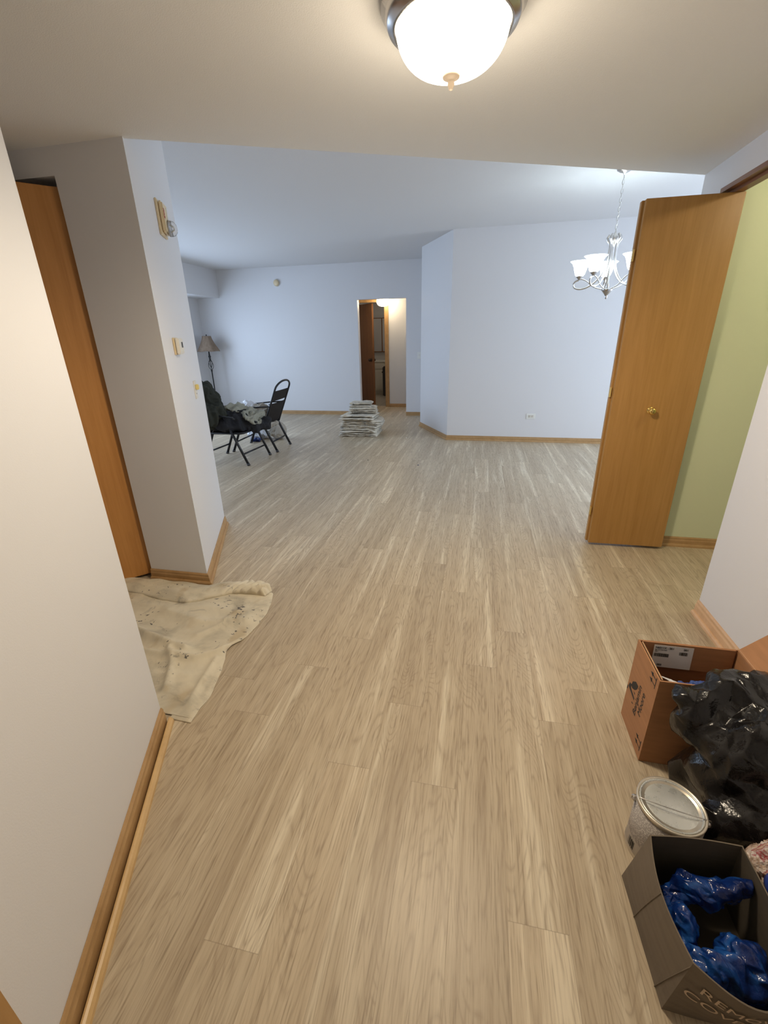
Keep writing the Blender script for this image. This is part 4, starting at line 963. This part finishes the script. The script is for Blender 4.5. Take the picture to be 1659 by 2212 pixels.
KB = lambda u: Vector((0.711 - 0.247*u, 0.866, 0.0)); KT = lambda u: Vector((0.707 - 0.215*u, 0.866 - 0.016*u + 0.006*math.sin(math.pi*u), 0.207))
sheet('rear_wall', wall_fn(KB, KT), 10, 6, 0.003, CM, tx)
bm = bmesh.new(); prism(bm, [(0.468, 0.862), (0.479, 0.607), (0.708, 0.618), (0.708, 0.863)], 0.0005, 0.004); local(link('bottom_panel', bm, M['card_inside']), tx)
# creases on the left wall
for pu, pv, qu, qv in ((0.36, 0.0, 0.52, 1.0), (0.86, 0.0, 1.0, 0.92)):
    f = wall_fn(LB, LT, 0.004); bm = bmesh.new(); tube(bm, [f(pu+(qu-pu)*k/6, pv+(qv-pv)*k/6) + Vector((-0.0006, 0, 0)) for k in range(7)], 0.0011, 6); local(link('crease', bm, M['card_grey'], smooth=True), tx)
def carton_text(s, size, u0, v0, sx=1.0, bold=0.0006):
    cu = bpy.data.curves.new('t', 'FONT'); cu.body = s; cu.size = 1.0; cu.extrude = 0.0; cu.offset = 0.0
    o = bpy.data.objects.new('t', cu); C.objects.link(o); dg = bpy.context.evaluated_depsgraph_get()
    me = bpy.data.meshes.new_from_object(o.evaluated_get(dg)); bpy.data.objects.remove(o)
    f = wall_fn(FB, FT, 0.006, Vector((0, -1, 0)))
    bm = bmesh.new(); bm.from_mesh(me); bmesh.ops.triangulate(bm, faces=bm.faces[:])
    for v in bm.verts:
        u = u0 + v.co.x*size*sx/0.235; w = v0 + v.co.y*size/0.207
        p = f(min(1, max(0, u)), min(1, max(0, w))); e = 0.01
        v.co = p + Vector((0, -0.0038, 0.0005))
    local(link('lettering', bm, M['print_tan']), tx)
carton_text('REMOVABLE', 0.034, 0.10, 0.70, 1.15); carton_text('COVERS', 0.034, 0.03, 0.50, 1.15)
def inwarp(q):
    q.x = min(max(q.x, 0.492), 0.702); q.y = min(max(q.y, 0.612), 0.846); q.z = max(q.z, 0.008); return q
BLU = 'blue bags in the taupe carton'
o = crumple('blue_plastic_bag', [((0.600, 0.795, 0.120), (0.085, 0.035, 0.030), (0, -0.15, 0.1)), ((0.660, 0.790, 0.155), (0.050, 0.022, 0.016), (0, -0.35, 0.2)), ((0.545, 0.785, 0.09), (0.045, 0.035, 0.04), (0, 0, 0))], M['blue_bag'], voxel=0.004, amp=0.016, scale=9, seed=41, warp=inwarp, smooth=True, sm=4, an=(1.3, 1.3, 0.8), octv=4, dec=0.09, jit=0.0022, crease=0.9)
tag(o, 'crumpled blue plastic bag at the back of the carton, one end raised', 'plastic bag', BLU)
o = crumple('blue_plastic_bag', [((0.535, 0.725, 0.085), (0.035, 0.040, 0.045), (0, 0, 0)), ((0.530, 0.695, 0.06), (0.035, 0.03, 0.045), (0, 0, 0))], M['blue_bag'], voxel=0.004, amp=0.016, scale=9, seed=42, warp=inwarp, smooth=True, sm=4, an=(1.3, 1.3, 0.8), octv=4, dec=0.09, jit=0.0022, crease=0.9)
tag(o, 'rounded blue plastic bag against the carton left side', 'plastic bag', BLU)
o = crumple('blue_plastic_bag', [((0.590, 0.655, 0.085), (0.070, 0.040, 0.05), (0, 0, 0)), ((0.645, 0.680, 0.085), (0.05, 0.045, 0.06), (0, 0.4, 0)), ((0.650, 0.640, 0.09), (0.045, 0.025, 0.04), (0, 0, 0))], M['blue_bag'], voxel=0.004, amp=0.016, scale=9, seed=43, warp=inwarp, smooth=True, sm=4, an=(1.3, 1.3, 0.8), octv=4, dec=0.09, jit=0.0022, crease=0.9)
tag(o, 'large crumpled blue plastic bag at the front of the carton', 'plastic bag', BLU)

# ------------------------------------------------------------------ plastic wrapper at the right edge
def wrap_mat():
    m = new_mat('printed_wrapper', (0.5, 0.4, 0.36), 0.22)
    n = noise_tex(m, coords(m), 16, 3, 0.6, 1.5)
    c = ramp(m, n, [(0.36, (0.10, 0.05, 0.035)), (0.46, (0.50, 0.36, 0.27)), (0.54, (0.62, 0.55, 0.50)), (0.60, (0.30, 0.03, 0.04)), (0.66, (0.55, 0.40, 0.30))])
    lk(m, c, bsdf(m).inputs['Base Color']); add_bump(m, noise_tex(m, coords(m), 45, 4, 0.6, 1.5), 0.6, 0.01); return m
wr = crumple('plastic_wrapper', [((0.83, 0.82, 0.11), (0.10, 0.09, 0.11), (0, 0, 0)), ((0.79, 0.86, 0.16), (0.06, 0.05, 0.05), (0, 0, 0))], wrap_mat(), voxel=0.006, amp=0.02, scale=11, seed=51, floor=0.002, warp=lambda q: (setattr(q, 'x', max(q.x, 0.716)) or q))
tag(wr, 'crumpled printed plastic wrapper in red and white with a blue disc, right edge', 'wrapper')
bm = bmesh.new(); lathe(bm, [(0.0, 0.010), (0.028, 0.008), (0.034, 0.0), (0.0, 0.0)], 28)
bmesh.ops.rotate(bm, verts=bm.verts, matrix=Vector((-0.62, -0.55, 0.55)).to_track_quat('Z', 'Y').to_matrix()); bmesh.ops.translate(bm, verts=bm.verts, vec=(0.766, 0.800, 0.172))
o = link('printed_disc', bm, new_mat('blue_print', (0.03, 0.07, 0.38), 0.35), wr, smooth=True); o['label'] = 'blue printed disc'

# ------------------------------------------------------------------ bathroom beyond
vn = thing('vanity_cabinet', 'white bathroom vanity seen through the far doorway', 'cabinet', (-2.68, 11.9, 0))
bm = bmesh.new(); box(bm, -0.30, 0.26, -0.22, 0.30, 0.08, 0.80); box(bm, -0.28, 0.24, -0.16, 0.30, 0, 0.08); link('body', bm, M['almond'], vn)
link('drawer', rbox(-0.27, 0.23, -0.24, -0.221, 0.64, 0.77, 0.004), M['almond'], vn)
dd = link('door', rbox(0.0, 0.23, -0.24, -0.221, 0.12, 0.61, 0.004), M['almond'], vn)
link('knob', rbox(0.17, 0.19, -0.262, -0.241, 0.54, 0.57, 0.004), M['bronze'], dd)
link('countertop', rbox(-0.32, 0.29, -0.25, 0.30, 0.801, 0.84, 0.006), M['white_plastic'], vn)
mc = thing('mirror_cabinet', 'mirrored cabinet above the vanity beyond the far doorway', 'cabinet', (-2.6, 12.3, 1.45))
link('cabinet_body', rbox(-0.32, 0.32, -0.12, 0.0, -0.42, 0.42, 0.004), M['oak_dark'], mc)
for s in (-1, 1): link('mirror', rbox(s*0.155-0.14, s*0.155+0.14, -0.126, -0.121, -0.40, 0.40, 0.002), new_mat('mirror', (0.6, 0.6, 0.6), 0.05, 1.0), mc)
o = link('trash_can', rbox(-2.40, -2.16, 11.2, 11.5, 0.005, 0.72, 0.02), M['dark']); tag(o, 'tall dark bin beside the vanity beyond the doorway', 'bin')

# ------------------------------------------------------------------ crumbs of paint on the floor
for lbl, x, y, r_, mm in (('tiny white paint chip on the floor near the angled wall', -1.02, 6.38, 0.012, M['white_plastic']), ('tiny blue scrap on the living room floor', -0.652, 4.927, 0.014, M['blue_bag']),
                         ('tiny dark crumb on the floor left of the blue scrap', -1.29, 5.07, 0.010, M['dark'])):
    rn = random.Random(int(x*100)); bm = bmesh.new(); prism(bm, [(x + r_*rn.uniform(0.5, 1)*math.cos(k), y + r_*rn.uniform(0.5, 1)*math.sin(k)) for k in (0.2, 1.3, 2.6, 3.8, 5.1)], 0.0003, 0.004)
    tag(link('floor_crumb', bm, mm), lbl, 'debris')
